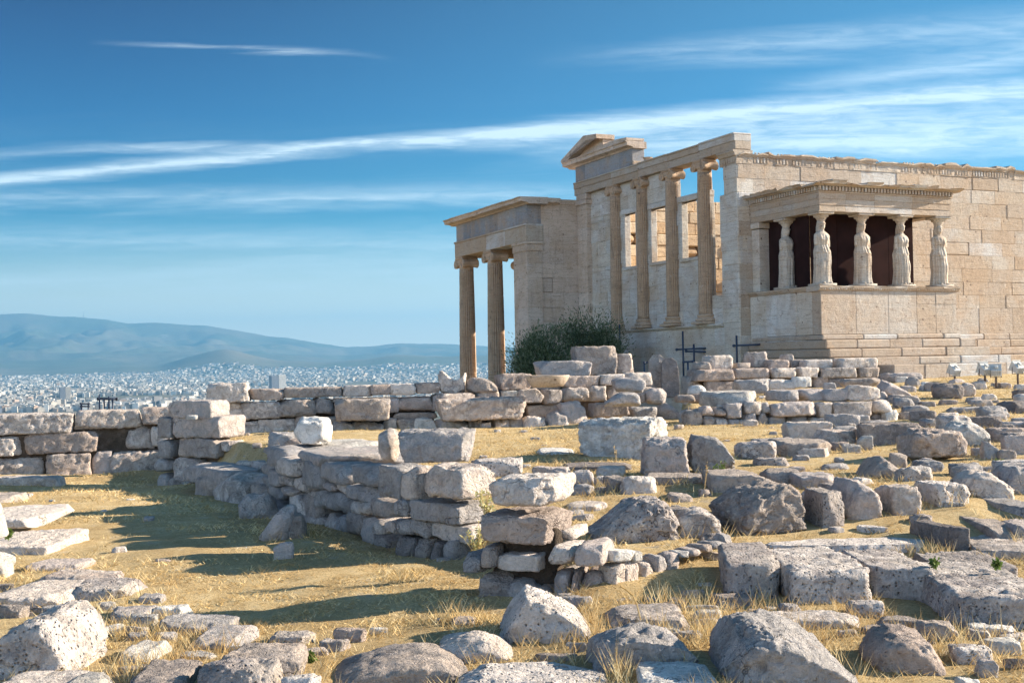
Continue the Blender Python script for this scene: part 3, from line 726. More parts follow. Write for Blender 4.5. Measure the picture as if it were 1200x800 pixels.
# ---- maidens
def lerp_tab(tab, z):
    zs = [t[0] for t in tab]; return [np.interp(z, zs, [t[k] for t in tab]) for k in range(1, len(tab[0]))]
def make_maiden(seed, bend, mat):
    """z measured from the top of the moulding; body faces -v.  bend=+1: right knee forward"""
    tab = [ # z, rx, ry, cx, cy
        (.07, .285, .25, 0, 0), (.12, .27, .235, 0, 0), (.30, .250, .215, 0, -.0), (.55, .245, .205, .0, -.01), (.75, .252, .205, .01, -.015), (.92, .250, .20, .015, -.01),
        (1.02, .248, .20, .015, 0), (1.05, .262, .215, .015, 0), (1.12, .250, .20, .01, 0), (1.22, .222, .175, .0, .005), (1.29, .205, .165, 0, .01), (1.33, .218, .178, 0, .005), (1.42, .222, .182, 0, -.01),
        (1.52, .240, .175, 0, -.02), (1.60, .250, .150, 0, -.005), (1.655, .225, .125, 0, .005), (1.69, .185, .105, 0, .01), (1.72, .110, .095, 0, .01), (1.755, .085, .085, 0, .005),
        (1.79, .082, .088, 0, 0), (1.82, .092, .108, 0, -.012), (1.86, .104, .122, 0, -.014), (1.91, .112, .130, 0, -.01), (1.96, .115, .132, 0, -.005), (2.01, .110, .125, 0, 0), (2.05, .09, .10, 0, 0)]
    n = 96; ang = np.arange(n)*2*math.pi/n; rings = []
    zs = np.concatenate([np.linspace(.07, 1.02, 34), np.linspace(1.03, 1.62, 28), np.linspace(1.64, 2.05, 26)])
    for z in zs:
        rx, ry, cx, cy = lerp_tab(tab, z)
        cx = cx*bend
        c, s = np.cos(ang), np.sin(ang)
        rad = np.ones(n)
        if z < 1.05:   # skirt: deep vertical folds on the standing leg, smooth bent knee
            ph = np.where(c*bend > .15, 1.0, 0.0)
            knee = np.exp(-((ang-(-math.pi/2+bend*-.55)+math.pi) % (2*math.pi)-math.pi)**2/.18)
            kz = math.exp(-((z-.62)/.24)**2)
            fold = np.cos(ang*17+.5*math.sin(z*3+seed))*.5+.5*np.cos(ang*9+seed)
            rad = rad+.15*fold*(1-.85*knee)*(1 if z > .09 else .6)+.20*knee*kz
        elif z < 1.62:
            fold = np.cos(ang*15+math.sin(z*9+seed)*.9)*.5+.5*np.cos(ang*7+z*5+seed)
            rad = rad+.095*fold
            if 1.36 < z < 1.56:
                for sx_ in (-1, 1): rad = rad+.13*np.exp(-(((ang+math.pi/2-sx_*.42+math.pi) % (2*math.pi)-math.pi)/.28)**2)*math.exp(-((z-1.46)/.055)**2)
        x = cx+rx*rad*c*(1.03 if z < 1.66 else 1.0); y = cy+ry*rad*s*(1.08 if z < 1.66 else 1.0)
        if z > 1.80:   # face: nose, brow, mouth, chin on the -y side
            front = np.exp(-((ang+math.pi/2+math.pi) % (2*math.pi)-math.pi)**2/.02)
            wide = np.exp(-((ang+math.pi/2+math.pi) % (2*math.pi)-math.pi)**2/.12)
            y = y-.026*front*math.exp(-((z-1.895)/.022)**2)-.010*wide*math.exp(-((z-1.855)/.010)**2)+.006*wide*math.exp(-((z-1.87)/.006)**2)-.010*wide*math.exp(-((z-1.825)/.014)**2)-.008*wide*math.exp(-((z-1.945)/.014)**2)
            for sx_ in (-1, 1):
                e = np.exp(-(((ang+math.pi/2-sx_*.36+math.pi) % (2*math.pi)-math.pi)/.15)**2); y = y+.012*e*math.exp(-((z-1.925)/.010)**2)
        P = np.stack([x*7, y*7, np.full(n, z*7+seed*5)], 1)
        w = fbm(P, seed, 3)*.010; x = x+w*c; y = y+w*s
        rings.append(np.stack([x, y, np.full(n, z)], 1))
    mb = MB(); mb.rings(rings)
    # broken upper arms
    for sx_ in (-1, 1):
        rr = []; m = 20; an = np.arange(m)*2*math.pi/m
        end = 1.22 if sx_ == bend else 1.30
        for z in np.linspace(1.64, end, 12):
            f = (1.64-z)/.4; R_ = .058-.012*f if z > end+.02 else .045
            cx = sx_*(.205+.04*math.sin(f*2.2)); cy = .0-.03*f
            rr.append(np.stack([cx+R_*np.cos(an), cy+R_*1.05*np.sin(an), np.full(m, z)], 1))
        mb.rings(rr[::-1])
    mb.box(-.34, .34, -.30, .30, 0, .075, .012)
    # toes
    for sx_ in (-1, 1): mb.box(sx_*.13-.05, sx_*.13+.05, -.31, -.2, .07, .12, .02)
    body = mb.build('maiden_statue', mat, T, True)
    mb = MB(); rr = []; m = 36; an = np.arange(m)*2*math.pi/m
    for z in np.linspace(1.60, 2.06, 16):   # thick hair: braids behind the neck
        f = (z-1.60)/.46
        rx = .10+.035*math.sin(f*math.pi*.8); ry = .085+.03*math.sin(f*3)
        cy = .085-.075*f**1.5
        wob = 1+.06*np.cos(an*10+z*50)
        rr.append(np.stack([rx*wob*np.cos(an), cy+ry*wob*np.sin(an), np.full(m, z)], 1))
    mb.rings(rr)
    for sx_ in (-1, 1):
        for k in range(10):
            z = 1.70-.03*k; mb.tube((sx_*(.085+.002*k), -.055-.012*k, z+.02), (sx_*(.09+.002*k), -.065-.012*k, z-.015), .022, 7)
    # wavy fringe
    for k in range(9):
        a = -math.pi/2+(k-4)*.26; mb.tube((.108*math.cos(a), -.0+.125*math.sin(a), 1.955), (.112*math.cos(a+.2), .128*math.sin(a+.2), 1.975), .024, 7)
    hair = mb.build('hair', mat, body, True)
    mb = MB()
    mb.lathe([(.10, 2.02), (.125, 2.05), (.13, 2.09), (.15, 2.10), (.16, 2.13), (.195, 2.18), (.235, 2.215), (.245, 2.235), (.235, 2.245)], 30)
    for i in range(18):
        a = i*2*math.pi/18; mb.box(.21*math.cos(a)-.022, .21*math.cos(a)+.022, .21*math.sin(a)-.022, .21*math.sin(a)+.022, 2.17, 2.22, .014)
    mb.box(-.30, .30, -.29, .29, 2.245, 2.32, .02); mb.box(-.32, .32, -.31, .31, 2.32, 2.338, .005)
    cap = mb.build('capital', mat, body, False)
    return body
fu = [PU0+.36, PU0+.36+1.60, PU0+.36+3.20, PU0+.36+4.80]
spots = [(fu[0], PV+.36), (fu[1], PV+.36), (fu[2], PV+.36), (fu[3], PV+.36), (fu[0], PV+.36+1.80), (fu[3], PV+.36+1.80)]
protoL = None; protoR = None
labs = ['stone maiden at the front left corner of her porch', 'stone maiden second in the front row, knee bent', 'stone maiden third in the front row, knee bent', 'stone maiden at the sunlit right end of the front row', 'stone maiden in the second row, left of the corner', 'stone maiden in the second row behind the right corner']
for i, (u, v) in enumerate(spots):
    left = i in (0, 1, 4)
    if left:
        if protoL is None: protoL = o = make_maiden(1, 1, M['statue'])
        else: o = copy_tree(protoL, T)
    else:
        if protoR is None: protoR = o = make_maiden(2, -1, M['statue'])
        else: o = copy_tree(protoR, T)
    o.location = (u, v, 2.205-ZB); o.rotation_euler = (0, 0, rng.uniform(-.06, .06)+(0, 0, .05, -.05, 0, 0)[i])
    o['label'] = labs[i]
# ================================================================ stones
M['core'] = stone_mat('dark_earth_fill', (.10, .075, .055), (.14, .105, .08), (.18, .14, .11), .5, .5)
MT = {'l': 'lime', 'g': 'grey', 'p': 'pitted', 'k': 'pink', 'w': 'white', 'd': 'dark'}
_topo = {}
def topo(nx, ny, nz):
    key = (nx, ny, nz)
    if key in _topo: return _topo[key]
    V = []; Q = []; base = 0
    def face(fn, a, b):
        nonlocal base
        i, j = np.meshgrid(np.arange(a+1), np.arange(b+1), indexing='ij')
        V.append(np.array([fn(p, q) for p, q in zip(i.ravel(), j.ravel())]))
        k = (np.arange(a)[:, None]*(b+1)+np.arange(b)[None, :]).ravel()+base
        Q.append(np.stack([k, k+b+1, k+b+2, k+1], 1)); base += (a+1)*(b+1)
    face(lambda p, q: (p, 0, q), nx, nz); Q[-1] = Q[-1]
    face(lambda p, q: (nx-p, ny, q), nx, nz)
    face(lambda p, q: (0, ny-p, q), ny, nz)
    face(lambda p, q: (nx, p, q), ny, nz)
    face(lambda p, q: (p, q, nz), nx, ny)
    face(lambda p, q: (p, ny-q, 0), nx, ny)
    V = np.vstack(V); Q = np.vstack(Q)
    U, inv = np.unique(V, axis=0, return_inverse=True); inv = inv.ravel()
    _topo[key] = (U/np.array([nx, ny, nz])*2.0-1.0, inv[Q]); return _topo[key]
def stone_geo(w, t, h, seed, style='k', pxw=60, prof=None):
    """style k = hewn block, b = boulder, r = fieldstone, f = flat slab"""
    r = np.random.RandomState(seed % 100000)
    n = int(np.clip(pxw/3.0, 8, 60)); L = max(w, t, h)
    nx, ny, nz = [int(max(4, round(n*(s/L)**.8))) for s in (w, t, h)]
    P, Q = topo(nx, ny, nz)
    P = np.sign(P)*np.abs(P)**.85
    e = {'j': 24.0, 'k': 26.0, 'b': 7.0, 'r': 10.0, 'f': 9.0, 's': 2.7}[style]
    nm = (np.abs(P)**e).sum(1)**(1/e); q = P/nm[:, None]
    q[:, 0] *= 1+r.uniform(-.10, .10)*q[:, 2]+r.uniform(-.06, .06)*q[:, 1]
    q[:, 2] += r.uniform(-.10, .10)*q[:, 0]*(style not in 'jk')+r.uniform(-.03, .03)*q[:, 0]
    q[:, 1] += r.uniform(-.10, .10)*q[:, 0]
    ncut, lo, hi = {'j': (5, .02, .08), 'k': (9, .03, .17), 'b': (15, .06, .22), 'r': (14, .05, .24), 'f': (12, .05, .24), 's': (5, .03, .12)}[style]
    for i in range(ncut):
        d = r.normal(size=3)*(1 if style != 'f' else np.array([1, 1, .4])); d[2] = abs(d[2])*(1 if r.rand() < .7 else -1)
        d /= np.linalg.norm(d); pr = q@d; m_ = pr.max(); lim = m_*(1-r.uniform(lo, hi))
        q = q-np.outer(np.clip(pr-lim, 0, None), d)
    s = np.array([w, t, h])/2; p = q*s; a = float(np.mean(s)); sm = float(min(s))
    nr = q/np.linalg.norm(q, axis=1)[:, None]
    sc = 1.1/max(a, .06); o = r.uniform(0, 40, 3)
    k1 = {'j': .04, 'k': .05, 'b': .09, 'r': .09, 'f': .07, 's': .10}[style]
    d1 = fbm(p*sc+o, seed, 3)*k1*sm*1.6
    n2 = fbm(p*sc*3.2+o*2, seed+7, 4, .6)
    d2 = -np.clip(np.abs(n2)-.04, 0, 1)*.26*sm
    d3 = fbm(p*16+o, seed+13, 4, .75)*min(.046, .17*sm)
    n4 = vnoise(p*9+o*3, seed+21); d4 = -np.clip(n4-.35, 0, 1)*min(.07, .3*sm)
    p = p+nr*(d1+d2+d3+d4)[:, None]
    if prof is not None:
        zf = p[:, 2]-p[:, 2].min(); p[:, 2] = zf*np.interp(p[:, 0]/w+.5, np.linspace(0, 1, len(prof)), prof)*(1+.0*zf)
    for k, ext in ((0, w), (2, h), (1, t)):
        lo_, hi_ = p[:, k].min(), p[:, k].max(); p[:, k] = (p[:, k]-lo_)/(hi_-lo_)*ext-(0 if k == 2 else ext/2)
    return p, Q
_sc = [0]
def stone(name, P0, P1, zb, zt, t, style, mat, parent=None, pxw=60, sink=0.0, tilt=0.0, prof=None, fit=None):
    """front face runs from P0 to P1 (x, y); body extends t behind it"""
    _sc[0] += 1; seed = _sc[0]*37+11
    P0 = np.array(P0); P1 = np.array(P1); w = np.linalg.norm(P1-P0); yaw = math.atan2(P1[1]-P0[1], P1[0]-P0[0])
    p, Q = stone_geo(w, t, zt-zb+sink, seed, style, pxw, prof)
    p[:, 1] += t/2; c, s = math.cos(yaw), math.sin(yaw)
    if tilt: p[:, 2] += p[:, 0]*tilt
    mid = (P0+P1)/2
    v = np.stack([c*p[:, 0]-s*p[:, 1], s*p[:, 0]+c*p[:, 1], p[:, 2]], 1)
    base = np.array([mid[0], mid[1], zb-sink])
    if fit is not None:      # true the stone up to the width and height measured for it
        fx0, fx1, fy, kmin = fit
        for it in range(3):
            g = v+base; dep = g@_f; X_ = 600+F*(g@_r)/dep; Yp = 400-F*(g@_u)/dep
            k_ = (fx1-fx0)/max(1, X_.max()-X_.min()); k_ = min(max(k_, kmin if it == 0 else .985), 1.6)
            e1 = np.array([c, s])*1.0; al = v[:, 0]*e1[0]+v[:, 1]*e1[1]
            v[:, 0] += al*(k_-1)*e1[0]; v[:, 1] += al*(k_-1)*e1[1]
            base[0] += ((fx0+fx1)/2-(X_.max()+X_.min())/2)/F*mid[1]
            g = v+base; dep = g@_f; Yp = 400-F*(g@_u)/dep
            i_ = int(Yp.argmin()); want = (Yp.min()-fy)/F*dep[i_]; h_ = v[i_, 2]
            v[:, 2] *= min(max((h_+want)/max(h_, .02), .5), 1.8)
    if parent is not None: base = base-np.array(parent.location)
    return mesh_np(name, v, Q, M[mat], parent, True, loc=tuple(base))
def wall(name, label, cat, A, Bp, stones, mats='lg', style='k', group=None, tdef=.45, core=None, grow=.004, bend=None):
    (pa, Ya), (pb, Yb) = A, Bp
    a = ray(pa, 560)*Ya; b = ray(pb, 560)*Yb
    base = empty(name, ((a[0]+b[0])/2, (a[1]+b[1])/2, float(zg((a[0]+b[0])/2, (a[1]+b[1])/2-.3))))
    tag(base, label, cat, group)
    nrm = np.array([-(b[1]-a[1]), b[0]-a[0]]); nrm /= np.linalg.norm(nrm)
    if nrm[1] < 0: nrm = -nrm
    rr = random.Random(len(stones)*7+int(pa))
    for i, S in enumerate(stones):
        x0, y0, x1, y1 = S[:4]; opt = S[4:]; off = 0; mt = rr.choice(mats); sty = style; t = None; nm = 'stone'
        for o in opt:
            if isinstance(o, (int, float)): off = o
            elif isinstance(o, tuple): t = o[0]
            elif o in MT: mt = o
            else: sty = {'B': 'b', 'K': 'k', 'R': 'r', 'S': 'f'}[o]
        off += rr.uniform(-.03, .05); ym = (y0+y1)/2; aa, bb = a, b
        if bend and x0 >= bend[0]: aa = ray(bend[1][0], 560)*bend[1][1]; bb = ray(bend[2][0], 560)*bend[2][1]
        A2 = aa[:2]+nrm*off; D = bb[:2]-aa[:2]
        pts = []
        for px in (x0-.5, x1+.5):
            dx = ray(px, ym)[0]; s = (dx*A2[1]-A2[0])/(D[0]-dx*D[1]); pts.append(A2+s*D)
        Ym = (pts[0][1]+pts[1][1])/2; xm = (x0+x1)/2
        zb = ray(xm, y1)[2]*Ym-grow; w = np.linalg.norm(pts[1]-pts[0])
        if t is None: t = max(tdef, min(.9, .5*w))*rr.uniform(.9, 1.15)
        zt = ray(xm, y0)[2]*(Ym+.2*t)+grow
        gz = float(zg((pts[0][0]+pts[1][0])/2, Ym-.1)); sink = .12 if zb < gz+.10 else 0
        stone(nm, pts[0], pts[1], zb, max(zt, zb+.06), t, sty, MT[mt], base, (x1-x0), sink, fit=(x0-.8, x1+.8, y0-.3, .88))
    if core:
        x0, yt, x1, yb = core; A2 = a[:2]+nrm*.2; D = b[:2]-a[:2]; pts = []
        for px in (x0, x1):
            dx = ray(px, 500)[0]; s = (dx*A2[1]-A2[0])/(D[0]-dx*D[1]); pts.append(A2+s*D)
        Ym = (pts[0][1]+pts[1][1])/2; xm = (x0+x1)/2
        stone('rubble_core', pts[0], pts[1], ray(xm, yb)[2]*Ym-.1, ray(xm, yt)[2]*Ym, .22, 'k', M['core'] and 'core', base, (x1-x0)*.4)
    return base
FOOT = []
def loose(name, label, cat, x0, y0, x1, y1, mt='l', sty='b', t=None, yaw=0.0, Y=None, group=None, hmin=.07, tilt=0.0, sink=.07, tag_=True, prof=None, kmin=.72):
    xm = (x0+x1)/2; yb = y1
    if Y is None: Y = hit(xm, yb); onground = True
    else: onground = False
    d = ray(xm, yb); X = d[0]*Y; zb = d[2]*Y
    W_ = (ray(x1, yb)[0]-ray(x0, yb)[0])*Y
    if t is None: t = min(.62*W_, 1.0) if sty != 'f' else min(W_*.6, 1.5)
    tt = t
    for k in range(30):
        zt = ray(xm, y0)[2]*(Y+.8*tt)
        if zt-zb >= hmin: break
        tt *= .9
    zt = max(zt, zb+hmin)
    w = (W_-tt*abs(math.sin(R(yaw))))/max(.5, math.cos(R(yaw))); w = max(w, W_*.45)
    c, s = math.cos(R(yaw)), math.sin(R(yaw))
    mid = np.array([X, Y+(w/2*abs(s))]); cx = mid+np.array([0, tt/2])
    f = cx-np.array([-s, c])*tt/2
    o = stone(name, f-np.array([c, s])*w/2, f+np.array([c, s])*w/2, zb, zt, tt, sty, MT[mt], None, (x1-x0), sink if onground else 0, tilt, prof, fit=(x0, x1, y0, kmin))
    FOOT.append((X-W_/2, X+W_/2, Y+.02, Y+tt, zt))
    return tag(o, label, cat, group)

# ---- boundary wall at the left
wall('boundary_wall', 'long boundary wall of big pinkish squared blocks at the left edge of the terrace', 'stone wall', (-60, 23.7), (205, 25.0), [
 (-120, 484, -42, 510, 'k'), (-40, 483, 88, 510, 'p'), (87, 479, 167, 503, 'k'), (166, 476, 204, 498, 'k'), (-130, 511, -32, 537, 'k'), (-31, 510, 28, 536, 'l'), (28, 503, 118, 532, 'k'),
 (117, 503, 150, 528, .25, 'l'), (147, 498, 182, 527, .1, 'R', 'l'), (177, 498, 208, 524, 'R', 'l'), (-140, 537, -31, 562, 'k'), (-31, 534, 53, 560, 'l'), (54, 529, 108, 557, 'k'),
 (107, 527, 133, 553, .12, 'g'), (129, 525, 208, 556, 'k'), (207, 476, 246, 499, 'l'), (207, 500, 246, 526, 'l'), (207, 527, 246, 556, 'l')], 'kl', core=(-125, 498, 215, 552))
# ---- pier and steps
wall('corner_pier', 'bluish stack of squared blocks at the corner between terrace and long wall', 'stone pier', (192, 22.0), (285, 21.2), [
 (204, 468, 262, 492, 'g'), (194, 487, 217, 514, 'g'), (211, 485, 279, 514, 'g'), (196, 513, 217, 537, 'g'), (215, 511, 271, 537, 'l'), (192, 536, 212, 554, 'g', 'R'),
 (210, 535, 251, 560, 'p', 'R'), (196, 553, 212, 565, 'g', 'R'), (209, 557, 224, 568, 'd', 'R'), (220, 559, 238, 573, 'g', 'R'), (249, 540, 262, 562, 'g', 'R')], 'g', tdef=.7, core=(200, 495, 262, 560))
wall('stepped_footing', 'low stepped footing of bluish blocks running from the pier to the long rubble wall', 'stone footing', (236, 20.6), (350, 16.7), [
 (236, 541, 291, 568, 'g', (.8,)), (286, 545, 322, 558, .7, 'g', (.6,)), (245, 562, 259, 588, 'g', 'R', (.3,)), (254, 554, 284, 588, 'l', 'R', (1.0,)), (281, 553, 308, 592, 'l', 'R', (1.0,)), (300, 554, 327, 580, .15, 'g', 'R'),
 (322, 541, 342, 557, 'g', 'R'), (322, 556, 341, 575, 'g', 'R'), (310, 566, 330, 584, 'd', 'R'), (332, 557, 348, 580, 'l', 'R'), (336, 578, 350, 594, 'g', 'R'), (322, 576, 338, 594, 'g', 'R'), (262, 525, 300, 540, 1.8, 'l', 'S'), (290, 524, 320, 536, 2.1, 'l', 'S')], 'gl', tdef=.5)
# ---- long rubble wall
wall('rubble_retaining_wall', 'long dry rubble wall with flat pale top slabs above the shaded grass', 'rubble wall', (328, 16.9), (600, 10.5), [
 (330, 521, 353, 548, 'g', 'R'), (341, 533, 371, 557, 'l', 'R'), (369, 537, 395, 573, 'g', 'R'), (393, 539, 431, 566, 'g', 'R'), (428, 542, 456, 569, 'g', 'R'), (424, 565, 459, 587, 'g', 'R'),
 (455, 542, 486, 584, 'g', 'K'), (483, 545, 508, 587, 'k', 'R'), (503, 541, 578, 585, -.05, 'k', 'B', (.6,)), (328, 548, 346, 568, 'g', 'R'), (341, 556, 360, 569, 'l', 'R'), (358, 557, 378, 576, 'l', 'R'), (346, 568, 362, 581, 'l', 'R'), (326, 566, 346, 584, 'g', 'R'), (325, 583, 352, 600, 'g', 'R'),
 (376, 571, 394, 582, .05, 'l', 'R'), (412, 560, 427, 578, 'l', 'R'), (404, 565, 414, 575, 'k', 'R'), (392, 564, 408, 574, 'g', 'R'), (352, 574, 373, 601, 'l', 'R'), (366, 578, 392, 603, 'l', 'R'), (384, 572, 400, 597, 'g', 'R'), (396, 572, 431, 600, 'g', 'R'),
 (428, 584, 443, 601, 'l', 'R'), (440, 585, 456, 602, 'l', 'R'), (450, 581, 483, 607, 'l', 'R'), (475, 582, 496, 605, 'g', 'R'), (490, 582, 568, 612, 'g', 'K'), (350, 598, 372, 612, 'd', 'R'), (370, 600, 396, 616, 'l', 'R'),
 (395, 599, 416, 617, 'k', 'R'), (413, 598, 425, 616, 'g', 'R'), (423, 598, 441, 618, 'l', 'R'), (440, 603, 459, 626, 'g', 'R'), (456, 604, 469, 626, 'l', 'R'), (465, 604, 479, 626, 'g', 'R'), (478, 605, 500, 627, 'g', 'R'), (496, 605, 520, 630, 'g', 'R'),
 (516, 607, 573, 635, 'l', 'K'), (474, 624, 502, 641, 'd', 'R'), (499, 625, 521, 641, 'd', 'R'), (533, 631, 553, 664, 'g', 'R'), (519, 631, 535, 650, 'd', 'R'), (444, 622, 474, 638, 'd', 'R'),
 (372, 514, 418, 540, 1.0, 'w', 'S', (1.2,)), (344, 518, 386, 540, .5, 'g', 'S', (1.2,)), (394, 522, 452, 545, .35, 'g', 'S', (1.5,)), (415, 517, 436, 530, 2.2, 'l', 'R')], 'gl', tdef=.42, core=(345, 566, 440, 640), bend=(453, (455, 12.5), (600, 11.3)))
# ---- pier in the middle foreground
wall('middle_pier', 'head-high pier of stacked rough slabs in the middle of the foreground', 'stone pier', (560, 9.45), (712, 9.15), [
 (574, 553, 674, 596, 'l', 'B', (.75,)), (567, 592, 668, 640, 'k', 'K', (.8,)), (586, 637, 650, 670, 'l', 'K'), (570, 634, 590, 666, 'l', 'R'), (548, 640, 584, 673, 'g', 'B'), (647, 632, 683, 663, 'l', 'R'), (678, 629, 715, 664, -.05, 'g', 'K'),
 (562, 661, 612, 698, 'k', 'R'), (597, 668, 650, 701, 'g', 'B'), (635, 676, 660, 694, 'k', 'R'), (655, 661, 677, 694, 'g', 'R'), (674, 661, 686, 692, 'k', 'R'), (685, 662, 716, 694, .06, 'k', 'R'), (660, 613, 684, 634, .35, 'k', 'R'), (642, 614, 664, 632, .4, 'l', 'R')], 'lg', tdef=.55, core=(582, 616, 652, 690))
wall('rubble_spill', 'low spill of small reddish rubble beside the middle pier', 'rubble', (705, hit(705, 688)), (850, hit(850, 657)), [
 (708, 642, 738, 658, 'w', 'R'), (706, 657, 726, 680, 'k', 'R'), (722, 655, 742, 678, 'k', 'R'), (716, 672, 736, 690, 'k', 'R'), (734, 644, 748, 658, 'w', 'R'), (742, 656, 760, 670, 'k', 'R'), (758, 648, 774, 662, 'g', 'R'), (772, 645, 790, 657, 'g', 'R'), (788, 644, 800, 654, 'w', 'R'), (797, 640, 814, 652, 'g', 'R'), (812, 636, 826, 648, 'l', 'R'),
 (823, 632, 844, 644, 'g', 'R'), (840, 624, 852, 640, 'g', 'R'), (826, 645, 846, 656, 'k', 'R')], 'kl', tdef=.2)
# ---- back walls behind the long rubble wall
wall('back_wall', 'long many-coursed ruined wall of pinkish blocks below the far city', 'stone wall', (236, 24.3), (520, 25.0), [
 (241, 448, 294, 472, -.15, 'l', 'K'), (293, 455, 334, 469, 'k'), (332, 453, 402, 466, 'l'), (401, 451, 436, 465, 'k'), (434, 450, 457, 463, 'k'), (455, 449, 487, 463, 'l'), (486, 448, 516, 461, 'k'),
 (240, 470, 262, 484, 'l'), (261, 471, 284, 480, 'l'), (283, 470, 331, 491, 'l'), (314, 467, 370, 489, -.12, 'l', 'B'), (366, 466, 392, 486, 'l', 'R'), (390, 465, 466, 471, .1, 'l'), (455, 466, 467, 484, 'g'), (463, 464, 508, 482, 'k'), (505, 461, 522, 482, 'g'),
 (261, 478, 293, 493, 'l'), (392, 466, 457, 494, -.9, 'l', 'K', (.8,)), (461, 482, 512, 491, 'l'), (277, 492, 305, 505, 'l'), (302, 490, 347, 503, 'l'), (345, 486, 380, 503, 'k'), (376, 487, 398, 498, 'l'), (240, 484, 264, 500, 'l'), (240, 500, 270, 520, 'l'),
 (386, 493, 416, 516, -.5, 'l', 'R'), (411, 494, 451, 516, -.5, 'k', 'B'), (449, 489, 465, 501, -.3, 'l', 'R'), (464, 490, 489, 502, -.3, 'l', 'R'), (486, 489, 511, 501, -.3, 'w', 'R'), (509, 490, 549, 502, -.3, 'l', 'R'), (547, 492, 560, 506, -.3, 'g', 'R'),
 (268, 504, 295, 533, 'k', 'R'), (292, 503, 324, 532, 'k', 'R'), (321, 501, 348, 530, 'k', 'R'), (345, 502, 390, 520, 'k'), (240, 518, 270, 534, 'k'), (309, 526, 323, 538, -.2, 'k', 'R'), (252, 524, 300, 538, -.9, 'l', 'S', (1.2,))], 'kl', tdef=.5, core=(250, 470, 512, 525))
wall('middle_back_wall', 'ruined wall of long pitted blocks below the two tall porch columns', 'stone wall', (508, 24.8), (760, 26.3), [
 (580, 437, 623, 458, 'k', 'K'), (620, 445, 656, 457, .3, 'g'), (654, 440, 702, 455, 'k'), (698, 438, 730, 452, 'l'), (512, 460, 556, 471, -.2, 'k'), (553, 457, 584, 468, -.1, 'k'), (582, 457, 606, 466, 'w'),
 (603, 455, 637, 473, -.15, 'k', 'B'), (632, 456, 658, 474, -.15, 'l', 'R'), (655, 453, 689, 471, -.15, 'k', 'R'), (684, 451, 709, 471, -.1, 'l', 'R'), (706, 450, 738, 470, .1, 'g'), (510, 464, 616, 493, -.8, 'k', 'K', (.7,)), (612, 473, 653, 489, 'k'),
 (653, 469, 688, 494, -.7, 'g', 'B'), (636, 480, 664, 503, -.8, 'g', 'B'), (552, 489, 562, 500, -.4, 'd', 'R'), (560, 494, 575, 507, -.6, 'k', 'R'), (573, 489, 595, 506, -.5, 'k', 'R'), (593, 488, 613, 500, -.6, 'l', 'R'), (609, 486, 640, 504, -.8, 'l', 'B'), (597, 498, 619, 509, -.6, 'k', 'R'),
 (663, 494, 677, 503, -.6, 'l', 'R'), (688, 471, 737, 490, -.7, 'k', 'K'), (735, 476, 769, 490, -.4, 'g', 'R'), (684, 470, 700, 480, .2, 'd', 'R'), (728, 436, 762, 452, .5, 'k'), (736, 452, 764, 470, .4, 'l'),(600,504,640,509,-.4,'d','R')], 'kl', tdef=.55, core=(516, 462, 725, 500))
wall('upper_course', 'short upper course of large bluish blocks in front of the olive shrubs', 'stone wall', (622, 26.6), (760, 27.2), [
 (625, 422, 694, 442, 'g', 'K'), (669, 405, 723, 441, .12, 'l', 'K', (.6,))], 'g', tdef=.6)
# ---- low rubble wall in front of the maidens
wall('low_rubble_wall', 'low rubble wall with flat light capstones on the grass in front of the temple', 'rubble wall', (795, 23.6), (1060, 24.6), [
 (820, 457, 886, 478, .5, 'w', 'S', (1.6,)), (902, 456, 931, 471, .4, 'g', 'S', (1.0,)), (929, 455, 966, 471, .4, 'g', 'S', (1.0,)), (960, 455, 1001, 471, .2, 'g', 'R'), (988, 451, 1031, 470, .15, 'l', 'B'),
 (819, 475, 836, 488, 'g', 'R'), (833, 477, 848, 488, 'k', 'R'), (847, 472, 869, 491, 'g', 'R'), (866, 469, 891, 486, 'l', 'R'), (887, 471, 901, 485, 'g', 'R'), (898, 470, 956, 489, -.1, 'g', 'B'), (953, 471, 972, 489, 'k', 'K'), (970, 470, 1020, 489, -.1, 'l', 'K'), (1018, 468, 1043, 485, 'l', 'B'),
 (800, 480, 822, 494, 'd', 'R'), (820, 487, 836, 499, 'd', 'R'), (834, 488, 851, 500, 'k', 'R'), (849, 490, 869, 500, 'g', 'R'), (867, 484, 886, 498, 'g', 'R'), (884, 484, 898, 501, 'l', 'R'), (896, 487, 922, 504, 'g', 'R'), (920, 487, 946, 499, 'g', 'R'), (943, 488, 972, 498, 'k', 'R'), (966, 488, 1016, 500, 'l', 'K'),
 (1030, 480, 1051, 496, 'w', 'R'), (1010, 484, 1034, 498, .2, 'd', 'R')], 'gl', tdef=.4, core=(812, 475, 1030, 497))
# ---- course of blocks along the foot of the temple
wall('foundation_course', 'uneven courses of brown foundation blocks along the foot of the temple', 'stone wall', (797, 33.3), (1030, 34.8), [
 (805, 432, 860, 447, 'k'), (856, 431, 901, 444, 'k'), (900, 431, 930, 443, 'k'), (929, 430, 959, 443, 'l'), (957, 430, 1003, 443, 'l'), (1001, 430, 1028, 443, 'l'), (824, 416, 857, 433, .5, 'k'), (812, 424, 832, 434, .3, 'd', 'R'), (875, 412, 896, 432, .9, 'k'),
 (857, 425, 877, 432, .6, 'l'), (895, 421, 922, 432, .5, 'k'), (921, 421, 940, 432, .8, 'd'), (938, 421, 974, 432, .2, 'l'), (973, 419, 1027, 432, .1, 'l'), (820, 446, 862, 458, 'k'), (860, 443, 888, 456, .1, 'k'), (886, 443, 950, 455, .3, 'k'), (948, 441, 968, 454, 'k'), (965, 442, 987, 454, 'd'), (985, 442, 1030, 455, .2, 'k'), (799, 440, 822, 458, .3, 'd', 'R'),
 (918, 415, 925, 423, .9, 'k')], 'kl', tdef=.6, core=(815, 434, 1020, 452))
